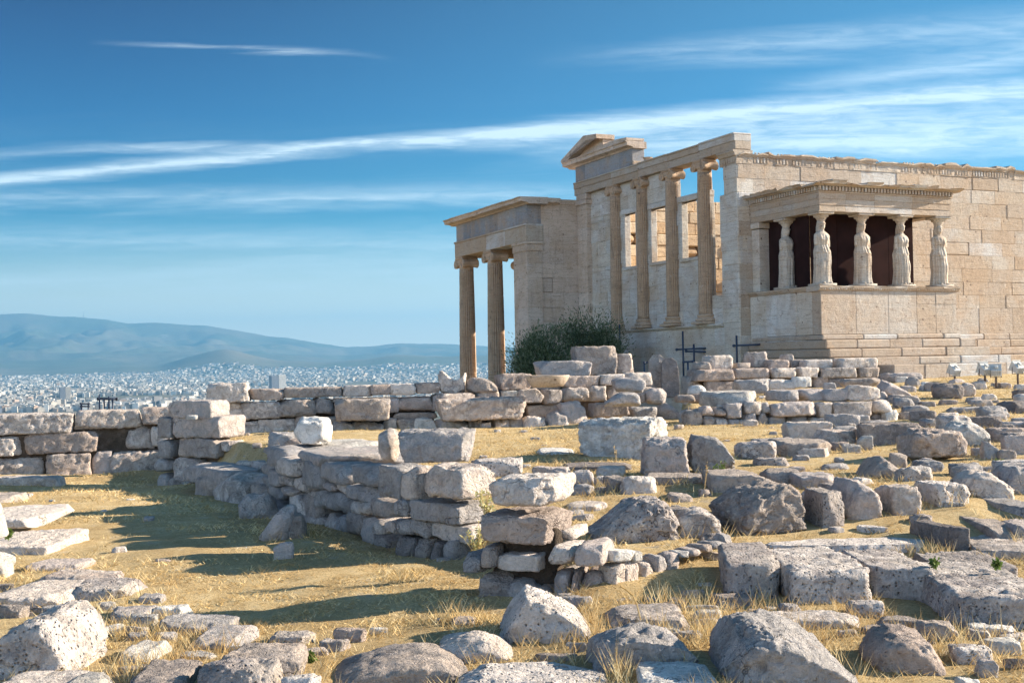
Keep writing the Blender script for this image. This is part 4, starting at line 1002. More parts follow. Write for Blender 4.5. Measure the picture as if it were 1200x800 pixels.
wall('edge_course', 'low course of worn grey blocks below the temple steps at the right', 'stone wall', (1024, 38.0), (1230, 41.3), [
 (1026, 428, 1052, 437, 'l'), (1051, 428, 1064, 437, 'l'), (1063, 427, 1091, 438, 'l', 'R'), (1089, 428, 1104, 437, 'g', 'R'), (1103, 425, 1140, 436, 'g'), (1139, 424, 1172, 435, 'l'), (1168, 423, 1198, 435, 'g', 'R'), (1196, 423, 1230, 434, 'g')], 'lg', tdef=.5)
# ---- row of great blocks on the right
LS = 'loose stone'
def K(label, x0, y0, x1, y1, mt='l', sty='b', name=None, cat=None, **k):
    nm = name or {'j': 'ledge_block', 'b': 'boulder', 's': 'boulder', 'k': 'stone_block', 'r': 'fieldstone', 'f': 'flat_slab'}[sty]
    ct = cat or {'j': 'ledge block', 'b': 'boulder', 's': 'boulder', 'k': 'stone block', 'r': 'stone', 'f': 'slab'}[sty]
    return loose(nm, label, ct, x0, y0, x1, y1, mt, sty, **k)
G1 = 'row of great rough blocks across the terrace'
K('rounded pink pitted block, leftmost of the row of great blocks', 683, 580, 798, 640, 'p', 'b', group=G1, kmin=1.0, t=.75, yaw=8, prof=[0.45, 0.58, 0.75, 0.9, 1, 1, 0.95, 0.65])
K('small pale block wedged between two great boulders', 792, 592, 845, 632, 'l', 'k', group=G1, kmin=1.0, t=.45, prof=[0.85, 0.95, 1, 0.95, 0.7])
K('largest block of the row, its face split by a bright vertical ridge', 830, 560, 946, 628, 'l', 'b', group=G1, kmin=1.0, t=.8, yaw=14, prof=[0.68, 0.78, 0.86, 0.93, 0.98, 1, 0.88, 0.62])
K('narrow upright block with a speckled face right of the largest block', 942, 570, 990, 619, 'p', 'k', group=G1, kmin=1.0, t=.5, yaw=14)
K('striated grey boulder between speckled block and pierced block', 972, 558, 1029, 610, 'g', 'b', group=G1, kmin=1.0, t=.6, yaw=10, prof=[0.9, 1, 0.98, 0.92, 0.85, 0.7])
K('squared block pierced by small dark holes', 1026, 566, 1077, 605, 'l', 'k', group=G1, kmin=1.0, t=.5, yaw=12)
K('long low block with a lichen-stained end, right of the pierced block', 1073, 562, 1134, 597, 'p', 'k', group=G1, kmin=1.0, t=.5, yaw=12)
K('cracked pinkish boulder near the right end of the row', 1117, 549, 1184, 584, 'k', 'b', group=G1, kmin=1.0, t=.6, prof=[0.85, 1, 0.98, 0.7, 0.55])
K('grey-topped boulder cut by the right edge of the picture', 1164, 541, 1222, 578, 'g', 'b', group=G1, kmin=1.0, t=.7)
K('small grey boulder behind the cracked pinkish one', 1113, 543, 1152, 562, 'g', 'b', Y=12.9)
K('large white marble block lying on the sunny grass', 677, 487, 785, 541, 'w', 'k', t=.85, yaw=-28, name='marble_block', cat='marble block')
K('bluish block with a rust-brown stain on its face', 750, 510, 809, 559, 'g', 'k', t=.5)
K('cracked bluish boulder leaning behind the stained block', 804, 508, 862, 555, 'g', 'b', t=.5, prof=[1, 1, 1, 0.95, 0.78, 0.5])
K('small blue-grey stone right of the cracked boulder', 860, 516, 892, 535, 'g', 'b')
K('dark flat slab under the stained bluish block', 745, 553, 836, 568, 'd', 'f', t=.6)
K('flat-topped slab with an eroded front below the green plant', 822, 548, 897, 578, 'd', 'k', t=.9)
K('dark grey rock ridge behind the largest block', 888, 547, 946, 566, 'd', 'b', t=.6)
K('long low rock partly overgrown by dry grass', 925, 552, 986, 572, 'g', 'f', t=.6)
K('rounded grass-tufted stone left of the stained block', 664, 550, 698, 571, 'g', 'b')
K('small bluish stone beside the grass-tufted one', 693, 557, 711, 570, 'g', 'r')
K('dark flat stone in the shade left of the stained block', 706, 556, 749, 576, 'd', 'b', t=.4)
K('low pale stone half buried in front of the dark flat stone', 696, 570, 713, 578, 'l', 'r')
K('thin pale slab lying behind the small wedged block', 780, 576, 812, 588, 'l', 'f', t=.4)
K('low pinkish slab lying left of the rounded pitted block', 663, 586, 712, 600, 'k', 'f', t=.5)
K('flat shaded stone at the foot of the marble block', 660, 541, 745, 553, 'd', 'f', t=.8)
K('flat bleached stone flush with the grass by the marble block', 628, 524, 676, 533, 'w', 'f', t=.9, hmin=.05)
K('large pinkish boulder propped on two flat stones', 1050, 500, 1134, 541, 'k', 'b', Y=15.6, t=.75, yaw=12)
K('flat bluish stone propping the large pinkish boulder', 1069, 538, 1106, 553, 'g', 'f', t=.4)
K('dark stone under the left end of the large pinkish boulder', 1038, 530, 1064, 548, 'd', 'b')
K('smooth light boulder behind the large pinkish one', 1104, 492, 1162, 524, 'w', 's', t=.7, yaw=-10, prof=[1, 0.98, 0.92, 0.8, 0.6])
K('dark dome-shaped rock rising from the sunny grass', 1000, 533, 1071, 561, 'd', 's', t=.7, prof=[0.1, 0.55, 0.9, 1, 0.8, 0.5, 0.28, 0.12])
K('small grey stone right under the large pinkish boulder', 1137, 524, 1151, 534, 'g', 'r')
K('bluish slanting rock beside the green weed', 1148, 516, 1178, 538, 'g', 'b', prof=[1, 0.8, 0.6, 0.4])
K('grey boulder with a green weed at the right edge', 1172, 509, 1212, 534, 'g', 'b')
K('small pale round stone at the right edge under the boulder', 1168, 526, 1192, 539, 'l', 'r')
K('long pinkish ledge behind the green weed', 1154, 500, 1210, 517, 'k', 'f', t=.5)
K('pink block with a bright top in front of the low rubble wall', 915, 493, 976, 516, 'k', 'k', t=.6)
K('rough pink block standing right of the bright-topped one', 952, 502, 1004, 523, 'k', 'b', t=.5, yaw=12)
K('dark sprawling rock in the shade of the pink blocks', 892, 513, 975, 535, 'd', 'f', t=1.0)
K('long dark slab standing on edge behind the pale stones', 1003, 494, 1079, 521, 'd', 'k', t=.5)
K('white-veined stone at the end of the long dark slab', 1003, 510, 1024, 527, 'w', 'b')
K('small bleached stone on the sunny grass', 986, 519, 1010, 531, 'w', 'r')
# things standing on or behind the walls
K('worn slab leaning on the bank behind the stepped footing', 240, 512, 304, 549, 'l', 'b', Y=22.2, t=.9)
K('low stone bedded below the leaning slab on the bank', 284, 528, 330, 552, 'g', 'f', Y=20.5, t=.9)
K('white sunlit boulder on top of the long rubble wall', 344, 487, 390, 523, 'w', 'b', Y=17.2, t=.6)
K('rounded end block left of the great bluish block', 443, 501, 470, 544, 'l', 's', Y=14.0, t=.7)
K('great bluish block on top of the rubble wall', 466, 500, 558, 544, 'g', 'k', Y=13.3, t=.75)
K('pale pitted block behind the top of the middle pier', 556, 535, 613, 560, 'p', 'k', Y=12.0, t=.5)
K('little white stone on a ledge of the corner pier', 217, 486, 233, 492, 'w', 'r', Y=21.3)
K('round blue-grey boulder at the foot of the rubble wall', 279, 577, 326, 609, 'g', 's')
K('smooth bluish boulder with a sunlit tip in the shaded grass', 303, 590, 350, 636, 'g', 's', t=.6, prof=[0.25, 0.5, 0.72, 0.9, 1])
K('squarish pink-grey stone leaning on the smooth bluish boulder', 328, 600, 360, 634, 'k', 'r', t=.4)
K('small lone stone in the shade below the two boulders', 320, 634, 345, 656, 'g', 'r')
K('pale curved fragment standing on the wall below the porch columns', 546, 442, 584, 460, 'l', 'b', Y=25.0, t=.35, name='column_drum_fragment', cat='marble fragment', prof=[1, 1, 0.98, 0.9, 0.68, 0.3])
K('trapezoid marble base standing in front of the olive shrubs', 718, 414, 743, 438, 'k', 'k', Y=27.3, t=.4, name='marble_pedestal', cat='pedestal')
K('bluish boulder on top of the rubble heap below the two steles', 716, 441, 757, 461, 'g', 'b', Y=25.2, t=.6)
K('sunlit-ended boulder below the bluish one in the rubble heap', 708, 459, 751, 477, 'g', 'b', Y=24.2, t=.6, prof=[0.45, 0.75, 1, 1, 0.85])
K('little pinkish stone right of the sunlit-ended boulder', 747, 460, 757, 472, 'k', 'r', Y=24.9)
K('rounded bluish stone below the two steles', 755, 454, 781, 475, 'g', 's', Y=24.8, t=.5)
K('wedge-shaped blue boulder above the lit grass strip', 764, 470, 802, 491, 'g', 'b', t=.7, prof=[0.3, 0.9, 1, 0.82, 0.6, 0.3])
K('rough grey stone at the left end of the low rubble wall', 795, 478, 822, 496, 'g', 'r')
K('pale egg-shaped stone below the steles', 805, 451, 828, 464, 'w', 's', Y=26.5)
K('big bluish boulder behind the flat light capstone', 858, 443, 902, 462, 'g', 'b', Y=26.5, t=.7)
K('little knob stone right of the big bluish boulder', 893, 443, 904, 452, 'w', 'r', Y=27.2)
K('split pale stone between two knob stones', 897, 444, 932, 458, 'l', 'b', Y=26.8)
K('rough stone with a round white knob', 926, 441, 951, 455, 'w', 'r', Y=26.8)
K('small flat stone resting on the low rubble wall', 964, 448, 980, 456, 'g', 'f', Y=25.2)
K('low pinkish slab behind the knob stones', 983, 442, 1032, 454, 'l', 'f', Y=28.5, t=.7)
K('low pale rock in front of the steles', 790, 462, 815, 472, 'l', 'b', Y=25.8)
K('thin ledge of pink rock right of the steles', 806, 461, 830, 473, 'k', 'b', Y=26.3)
K('notched block with a curved hollow top standing left of the tall columns', 513, 434, 547, 461, 'l', 'k', Y=25.0, t=.5, prof=[1, .98, .8, .58, .55, .62, .9])
# scattered stones on the right terrace
K('bluish blocky outcrop below the steps', 1026, 436, 1082, 447, 'g', 'b', t=.8)
K('pale little slab left of the first floodlight', 1078, 447, 1093, 454, 'w', 'f')
K('wedge-shaped brown-grey slab sloping to the right', 1026, 445, 1072, 467, 'g', 'b', t=.8, prof=[1, 0.92, 0.78, 0.6, 0.4, 0.2])
K('rounded stone above the wedge-shaped slab', 1060, 441, 1079, 453, 'g', 's')
K('thin white slab at the foot of the bluish outcrop', 1048, 441, 1064, 448, 'w', 'f')
K('smooth dark egg-shaped boulder under the first floodlight', 1091, 448, 1130, 468, 'd', 's', t=.6)
K('smaller boulder touching the dark egg-shaped one', 1124, 448, 1144, 464, 'k', 's')
K('pale square stone between the floodlight posts', 1138, 446, 1157, 456, 'l', 'r')
K('dark flat-topped stone below the wedge-shaped slab', 1051, 463, 1079, 476, 'd', 'b')
K('small dark stone right of the flat-topped one', 1076, 470, 1097, 477, 'd', 'r')
K('low pale outcrop in the middle of the dry slope', 1098, 468, 1122, 475, 'k', 'f')
K('flat square stone on the dry slope', 1147, 461, 1169, 468, 'l', 'f')
K('dark lumpy stone under the flat square one', 1138, 468, 1166, 478, 'd', 'b')
K('block cut by the right edge below the floodlights', 1185, 456, 1210, 467, 'd', 'k')
K('large dark slope rock at the right edge', 1168, 469, 1212, 485, 'd', 'b', t=.9)
K('long thin pale ledge crossing the dry slope', 1107, 476, 1152, 483, 'g', 'f', t=.5)
K('weathered ledge beside the large dark slope rock', 1145, 477, 1180, 487, 'g', 'f', t=.8)
K('chalky low stone left on the dry slope', 1051, 482, 1092, 492, 'l', 'f', t=.6)
K('thin crust of rock above the dark block row', 1098, 483, 1124, 489, 'l', 'f')
K('reddish end of the long dark block row', 1094, 488, 1121, 499, 'k', 'k', t=.4)
K('long dark block with a mossy face on the slope', 1119, 487, 1175, 501, 'd', 'k', t=.4)
K('low grey rock at the right edge below the dark block', 1172, 493, 1212, 503, 'g', 'b')
K('small reddish stone near the right floodlight post', 1168, 448, 1186, 455, 'k', 'r')
K('flat pale stone lying right of the floodlights', 1186, 450, 1206, 457, 'l', 'f')
# rock ledge on the right foreground
G2 = 'great pitted blocks of the foreground ledge'
K('left end block of the foreground ledge with ochre lichen', 841, 634, 914, 707, 'p', 'j', group=G2, kmin=1.06, t=1.1, yaw=-6)
K('wide pitted block right of the narrow dark joint', 908, 638, 1006, 713, 'p', 'j', group=G2, kmin=1.06, t=1.2)
K('bluish recessed block in the middle of the foreground ledge', 1003, 643, 1080, 707, 'p', 'j', group=G2, kmin=1.06, t=1.0)
K('long pitted block at the right end of the foreground ledge', 1073, 656, 1225, 737, 'p', 'j', group=G2, kmin=1.06, t=1.5, yaw=-5)
K('long flat bleached slab behind the foreground ledge', 896, 629, 1084, 648, 'p', 'f', t=.8)
K('flat slab patched with weeds behind the long pitted block', 1070, 644, 1190, 690, 'p', 'k', t=.9)
K('dark upright block with a yellow lichen patch', 1075, 608, 1128, 649, 'd', 'k', t=.7, yaw=15)
K('tilted pale slab resting in front of the dark upright block', 1126, 626, 1225, 661, 'l', 'k', t=.9, yaw=-12)
K('furrowed low rock behind the tilted pale slab', 1125, 600, 1190, 634, 'd', 'f', t=1.2)
K('ridged grey rock at the right edge above the tilted slab', 1158, 582, 1225, 612, 'g', 'f', t=1.2)
K('grooved pale rock cut by the right edge', 1172, 607, 1225, 638, 'g', 'b', t=.7)
K('small white flat stone under the long low block of the row', 1106, 588, 1132, 597, 'w', 'f')
K('flat dark stone lying under the left end of the ledge', 832, 694, 884, 713, 'd', 'f', t=.4)
K('tiny pale stone on the straw left of the ledge', 818, 682, 836, 689, 'w', 'r')
# foreground bottom
K('craggy speckled boulder with a pointed top in the bottom centre', 583, 684, 699, 757, 'p', 'b', t=.7, prof=[0.3, 0.72, 1, 0.95, 0.86, 0.78, 0.62, 0.28])
K('wedge-shaped stone with a reddish face left of the craggy boulder', 508, 738, 608, 777, 'k', 'b', t=.5, prof=[0.75, 0.88, 0.97, 1, 0.8, 0.35])
K('broad tilted slab with a cracked face at the bottom, left of centre', 372, 752, 550, 806, 'l', 'b', t=.8, yaw=8, prof=[0.15, 0.45, 0.7, 0.85, 0.95, 1, 0.95, 0.65])
K('long dark-faced boulder at the bottom right of centre', 686, 728, 822, 789, 'g', 'b', t=.55, yaw=4, prof=[0.72, 0.85, 0.95, 1, 0.97, 0.9, 0.8, 0.5])
K('half-buried pale slab behind the long dark-faced boulder', 704, 706, 812, 742, 'l', 'f', t=.7)
K('huge bluish boulder with a bright flat top at the bottom', 828, 712, 1010, 812, 'g', 'b', t=.95, prof=[0.55, 0.98, 0.97, 0.9, 0.84, 0.75, 0.6, 0.35])
K('angular block with a reddish front face at the bottom right', 1003, 729, 1111, 790, 'k', 'b', t=.6, yaw=-6, prof=[0.5, 0.85, 1, 1, 0.9, 0.45])
K('small bluish pebble-like stone in the bottom right corner', 1141, 771, 1172, 790, 'g', 'r')
K('pale stone peeping in at the bottom edge near the right corner', 1118, 792, 1158, 815, 'w', 'b')
K('flat white slab at the bottom edge below the dark-faced boulder', 745, 774, 842, 818, 'w', 'f', t=.5)
K('wide flat pitted slab at the bottom edge, centre', 528, 774, 722, 820, 'p', 'f', t=.6)
K('thin pale slab behind the huge bluish boulder', 872, 714, 1008, 738, 'l', 'f', t=.6)
K('small grey stone beside the craggy boulder', 667, 752, 690, 766, 'g', 'r')
K('shaded little stone on the wide flat slab', 645, 779, 673, 794, 'd', 'r')
K('light flat stone left of the huge bluish boulder', 811, 713, 846, 729, 'w', 'f')
K('thin flat stone on the straw above the half-buried slab', 796, 690, 828, 700, 'l', 'f')
# bottom left
K('massive pink craggy boulder in the bottom left corner', -12, 702, 124, 797, 'p', 'b', t=.9, prof=[0.7, 0.85, 0.92, 1, 1, 0.88, 0.55])
K('flat pink rock behind the massive corner boulder', -20, 678, 112, 712, 'k', 'f', t=.9)
K('low craggy pink ridge at the edge of the shade', 70, 676, 176, 704, 'p', 'f', t=.6)
K('thin bumpy slab behind the craggy pink ridge', 46, 666, 146, 690, 'k', 'f', t=.5)
K('bluish slab at the tip of the shadow', 162, 694, 197, 709, 'g', 'f', t=.3)
K('pale flat stone between ridge and round slab', 127, 708, 186, 729, 'g', 'f', t=.5)
K('large pale paving-like stone in the straw', 186, 718, 282, 742, 'g', 'f', t=.7)
K('smooth grey slab with a straight shaded front', 218, 731, 304, 764, 'g', 'f', t=.6)
K('small pale slab left of the paving-like stone', 176, 707, 228, 722, 'w', 'f', t=.4)
K('small broken pale stone among straw, bottom left', 138, 749, 200, 781, 'w', 'f', t=.5)
K('brown-grey slab cut by the bottom edge', 150, 771, 236, 816, 'd', 'f', t=.6)
K('flat-topped stone with a dark recess at the bottom', 249, 752, 362, 804, 'l', 'b', t=.6)
K('lichen-spotted stone cut by the bottom edge', 230, 769, 332, 818, 'p', 'b', t=.35)
K('white stone at the bottom edge beside the corner boulder', 70, 786, 136, 818, 'w', 'f', t=.4)
K('long pale stone under the massive corner boulder', -10, 784, 112, 822, 'l', 'f', t=.5)
K('small lichen stone in front of the flat-topped one', 328, 788, 378, 816, 'p', 'r')
K('large flat slab with a dark pitted front at the left edge', -40, 618, 100, 653, 'k', 'k', t=1.4)
K('pale upper slab of the left edge group', -40, 590, 82, 622, 'l', 'f', t=1.6, Y=14.2)
K('bright tall stone cut by the left edge', -26, 587, 7, 637, 'w', 'b', t=.4, Y=10.5)
K('angular sunlit stone at the left edge', -22, 646, 18, 678, 'w', 'b', t=.35)
K('thin slab in the straw below the flat slab', 30, 653, 112, 671, 'g', 'f', t=.5)
K('sliver of pale rock at the left edge', -24, 683, 17, 694, 'l', 'f')
K('low mossy rock at the left edge behind the slabs', -24, 576, 32, 590, 'l', 'f', t=.8)
K('thin pale slab at the foot of the boundary wall', -15, 556, 78, 569, 'l', 'f', t=.5, hmin=.12)
# pebbles: nothing tells them apart
rp = random.Random(77); GP = 'little fieldstones scattered over the terraces'
n = 0
while n < 120:
    px = rp.uniform(20, 1190); py = rp.choice([rp.uniform(440, 520), rp.uniform(500, 790), rp.uniform(500, 790)])
    Y = hit(px, py); X = ray(px, py)[0]*Y
    if px < 700 and py < 500: continue
    if Y > 37 or any(a-.1 < X < b+.1 and c_-.1 < Y < d_+.1 for a, b, c_, d_, _ in FOOT): continue
    if 200 < px < 560 and 560 < py < 720 and rp.random() < .85: continue
    s = rp.uniform(.05, .13)*(1+Y*.03); wpx = s/Y*F
    loose('fieldstone', 'little pale fieldstone lying loose in the dry grass', 'stone', px-wpx/2, py-wpx*rp.uniform(.25, .6), px+wpx/2, py, rp.choice('lgkwg'), rp.choice('rb'), t=s*.8, group=GP, hmin=.03, sink=.02, yaw=rp.uniform(0, 20)); n += 1
def fill(n_, region, smin, smax, label, grp, mts, seed, sty='bbrf'):
    r_ = random.Random(seed); k = 0; tries = 0
    while k < n_ and tries < 4000:
        tries += 1; px, py = region(r_)
        Y = hit(px, py); X = ray(px, py)[0]*Y; s_ = r_.uniform(smin, smax)
        if any(a-s_*.45 < X < b+s_*.45 and c_-s_*.5 < Y < d_+s_*.4 for a, b, c_, d_, _ in FOOT): continue
        wpx = s_/Y*F
        loose('fieldstone', label, 'stone', px-wpx/2, py-wpx*r_.uniform(.22, .5), px+wpx/2, py, r_.choice(mts), r_.choice(sty), t=s_*r_.uniform(.5, .8), group=grp, hmin=.05, yaw=r_.uniform(-25, 25)); k += 1
fill(80, lambda r_: (r_.uniform(900, 1250), r_.uniform(446, 528)), .3, .75, 'low weathered stone bedded in the dry slope right of the low rubble wall', 'low stones bedded in the slope', 'ggldkp', 5)
fill(30, lambda r_: (r_.uniform(640, 1198), r_.uniform(536, 640)), .2, .5, 'worn stone bedded in the dry grass around the row of great blocks', 'worn stones around the great blocks', 'glkp', 6)
fill(34, lambda r_: (r_.uniform(640, 1198), r_.uniform(705, 796)), .12, .34, 'small worn stone in the straw of the near right foreground', 'small stones of the near right foreground', 'glkpw', 7)
fill(26, lambda r_: ((r_.uniform(5, 190), r_.uniform(690, 796)) if r_.random() < .55 else (r_.uniform(190, 420), r_.uniform(752, 796))), .12, .36, 'small flat worn stone in the straw of the near left foreground', 'small stones of the near left foreground', 'glkpw', 8, 'ffr')
fill(12, lambda r_: (r_.uniform(252, 350), r_.uniform(518, 552)), .35, .8, 'flat worn slab on the step between corner pier and rubble wall', 'slabs on the step behind the footing', 'glk', 19, 'ffb')
fill(26, lambda r_: (r_.uniform(560, 900), r_.uniform(466, 500)), .2, .5, 'fallen stone lying at the foot of the back walls', 'fallen stones at the foot of the back walls', 'glk', 9)
# the two leaning steles below the scaffold
def stele(label, x0, y0, x1, y1, Y, notch):
    a = ray(x0, y1)*Y; b = ray(x1, y1)*Y; zb = a[2]; zt = ray(x0, y0)[2]*Y; w = b[0]-a[0]
    pts = [(0, 0), (w, 0), (w*.98, (zt-zb)*.62), (w*.86, (zt-zb)*.9), (w*.6, zt-zb), (w*.25, (zt-zb)*.99), (w*.04, (zt-zb)*.86), (.0, (zt-zb)*.5)]
    mb = MB(); n = 90; 
    # sliced solid so that noise can roughen it
    o_poly = []
    for i in range(len(pts)):
        p, q = np.array(pts[i]), np.array(pts[(i+1) % len(pts)])
        for k in range(8): o_poly.append(p+(q-p)*k/8)
    poly = np.array(o_poly); cpt = poly.mean(0); rings = []
    for f, d in [(.0, -.0), (.3, -.0), (.6, -.0), (.85, 0), (.95, 0), (1, .0), (1, .04), (1, .10), (1, .18), (.95, .22), (.8, .22), (.4, .22), (.0, .22)]:
        pp = cpt+(poly-cpt)*max(f, .01)
        nn = fbm(np.stack([pp[:, 0]*3, np.full(len(pp), d*8), pp[:, 1]*3], 1), int(x0), 4)
        rings.append(np.stack([pp[:, 0]-w/2, d+nn*.05-(.05 if notch and f < .7 else 0), pp[:, 1]], 1))
    mb.rings(rings[::-1])
    o = mb.build('stele', M['dark'], None, True, loc=(a[0]+w/2, Y, zb)); o.rotation_euler = (R(-4), 0, 0)
    return tag(o, label, 'stele')
stele('taller left one of two upright broken marble steles', 761, 415, 783, 464, 30.0, True)
stele('lower right one of two broken marble steles, shaded front', 776, 419, 797, 466, 29.6, False)
# a shallow marble bowl-like drum between the blocks
mb = MB(); q = ray(641, 455)*25.2
mb.lathe([(.18, 0), (.32, .02), (.40, .12), (.45, .22), (.45, .25), (.40, .25), (.36, .2), (.2, .17)], 30)
o = mb.build('marble_basin', M['warm'], None, True, loc=(q[0], 24.75, q[2]+.03)); tag(o, 'shallow round marble basin set between two wall blocks', 'basin')

# ================================================================ equipment
def floodlight(label, x0, y0, x1, y1, yfoot, tilt, yaw):
    xm = (x0+x1)/2; Y = hit(xm, yfoot); X = ray(xm, yfoot)[0]*Y; zb = float(zg(X, Y))
    s = (x1-x0)/F*Y; zt = ray(xm, (y0+y1)/2)[2]*Y
    root = empty('floodlight', (X, Y, zb)); tag(root, label, 'floodlight', 'floodlights aimed at the temple')
    h = zt-zb
    mb = MB(); mb.tube((0, 0, -.05), (0, 0, h-.14), .035, 10); mb.box(-.09, .09, -.09, .09, -.02, .03, .01); mb.build('post', M['rust'], root, False)
    mb = MB(); mb.box(-.19, -.175, -.02, .02, h-.16, h+.03, .003); mb.box(.175, .19, -.02, .02, h-.16, h+.03, .003); mb.box(-.19, .19, -.02, .02, h-.17, h-.155, .003); mb.build('bracket', M['rust'], root)
    root.scale = (.82, .82, 1)
    mb = MB(); mb.prism([(-.12, -.09), (-.12, .07), (.14, .13), (.14, -.15)], -.17, .17, 'x')
    for k in range(5): mb.box(-.15+k*.07, -.135+k*.07, -.16, -.11, -.1, .08, .003)
    mb.box(-.20, .20, .14, .165, -.17, .16, .008); mb.box(-.05, .05, -.1, .05, .12, .17, .01)
    hd = mb.build('lamp_housing', M['lampw'], root, loc=(0, 0, h)); hd.rotation_euler = (R(tilt), 0, R(yaw))
    mb = MB(); mb.box(-.17, .17, .168, .176, -.14, .13, .003); mb.build('lens', M['glass'], hd)
floodlight('white floodlight leftmost of the four, low on the grass', 1110, 427, 1128, 441, 447, 30, 30)
floodlight('white floodlight second from the left on a rusty post', 1147, 426, 1162, 440, 455, 30, 20)
floodlight('white floodlight close beside the second one, slightly lower', 1158, 429, 1177, 441, 455, 22, -15)
floodlight('white floodlight at the right edge of the picture', 1185, 424, 1201, 438, 453, 32, 25)
def pipes(label, Y, segs, name='pipe_scaffold', cat='scaffold', r=.035, feet=True):
    x = sum(s[0] for s in segs)/len(segs); q = ray(x, 430)*Y; root = empty(name, (q[0], Y, float(zg(q[0], Y)))); tag(root, label, cat)
    for s in segs:
        a = ray(s[0], s[1])*Y; b = ray(s[2], s[3])*Y; vert = abs(s[0]-s[2]) < 2
        if vert: b = b*1.0; b[0] = a[0]; 
        mb = MB(); off = np.array(root.location); mb.tube(a-off, b-off, r, 10)
        if not vert:
            for e in (a, b): mb.tube(e-off-np.array([0, .045, 0]), e-off+np.array([0, .045, 0]), r*1.5, 8)
        mb.build('upright_pipe' if vert else 'cross_pipe', M['pipe'], root, True)
pipes('dark pipe frame with two cross bars before the pale wall, left', 43.0, [(800, 388, 801, 452), (813, 403, 814, 430), (834, 403, 835, 425), (793, 409.5, 838, 407.5), (804, 411.5, 848, 413)])
pipes('single dark standing pipe between the two pipe frames', 42.6, [(845, 401, 846, 440), (840, 413.5, 850, 413)], 'scaffold_pole')
pipes('dark pipe frame with one cross bar beside the maiden porch', 40.4, [(863, 393, 864, 440), (898, 393.5, 899, 440), (860, 405, 901, 403)])
pipes('thin dark pipe standing behind the olive shrubs', 48.0, [(726, 380, 727, 440)], 'scaffold_pole', r=.03)
pipes('short dark railing left of the steles', 36.0, [(755, 424, 756, 450), (755, 425, 768, 424), (761, 424, 761.5, 445)], 'railing', 'railing', r=.025)
pipes('short dark horizontal pipe below the standing pipe', 38.0, [(852, 428, 862, 427.5), (801, 424, 812, 423.5), (856.5, 428, 857, 450), (806, 424, 806.5, 450)], 'railing', 'railing', r=.03)
pipes('thin black pavilion-like frame above the boundary wall', 60.0, [(116.5, 462, 117, 500), (122, 466, 122.5, 500), (127.5, 464, 128, 500), (115, 466.5, 137, 466.8), (115, 467.8, 137, 468), (132, 466, 132.5, 500)], 'metal_frame', 'frame', r=.04)
pipes('small black frame low above the boundary wall', 60.0, [(95.5, 473, 96, 500), (103.5, 473, 104, 500), (95, 473, 104, 473), (95, 476, 104, 476)], 'metal_frame', 'frame', r=.04)
# ================================================================ plants
def leaves(P, D, L, Wd, rs):
    """two-triangle pointed leaves at P pointing along D"""
    n = len(P); D = D/np.linalg.norm(D, axis=1)[:, None]; u = rs.normal(size=(n, 3)); s = np.cross(D, u); s /= np.linalg.norm(s, axis=1)[:, None]
    L = L[:, None]; Wd = Wd[:, None]
    V = np.stack([P, P+D*L*.5+s*Wd, P+D*L, P+D*L*.5-s*Wd], 1).reshape(-1, 3)
    return V, np.arange(n*4).reshape(-1, 4)
def shrub(label, cx, Y, zb, h, rx, ry, nclump, nleaf, seed):
    rs = np.random.RandomState(seed); root = empty('olive_shrub', (cx, Y, zb)); tag(root, label, 'shrub', 'olive shrubs west of the temple')
    mb = MB(); tips = []
    for k in range(nclump):
        a = rs.uniform(0, 2*math.pi); el = rs.uniform(-.1, 1)
        r_ = rs.uniform(.45, 1.0)*(1+.15*math.sin(3*a+seed))
        q = np.array([rx*r_*math.cos(a)*math.sqrt(max(0, 1-el*el*.75)), ry*r_*math.sin(a)*math.sqrt(max(0, 1-el*el*.75)), h*(.40+.58*el*r_)])
        tips.append(q)
        m_ = q*np.array([.45, .45, .5])+rs.normal(size=3)*.06
        mb.tube((rs.normal()*.08, rs.normal()*.08, -.2), m_, .045, 6, .025); mb.tube(m_, q, .025, 5, .006)
    mb.build('trunk', M['bark'], root, True)
    tips = np.array(tips); idx = rs.randint(0, nclump, nleaf); sp = rs.uniform(.12, .34, nclump)
    off = rs.normal(size=(nleaf, 3)); P = tips[idx]+off*sp[idx][:, None]*np.array([1, 1, 1.15])
    D = off*.7+np.array([0, 0, .9])+rs.normal(size=(nleaf, 3))*.35+tips[idx]*np.array([.3, .3, 0])
    V, Q = leaves(P, D, rs.uniform(.08, .15, nleaf), rs.uniform(.012, .022, nleaf), rs)
    mesh_np('crown', V, Q, M['leaf'], root)
q = ray(637, 425)*44; shrub('dense dark olive shrub, left and lower of the pair', q[0], 44.5, -2.4, 3.65, 1.05, .9, 70, 27000, 3)
q = ray(697, 425)*46; shrub('taller right olive shrub with feathery tips by the pale wall', q[0], 46.0, -2.4, 4.35, 1.05, .9, 58, 21000, 5)
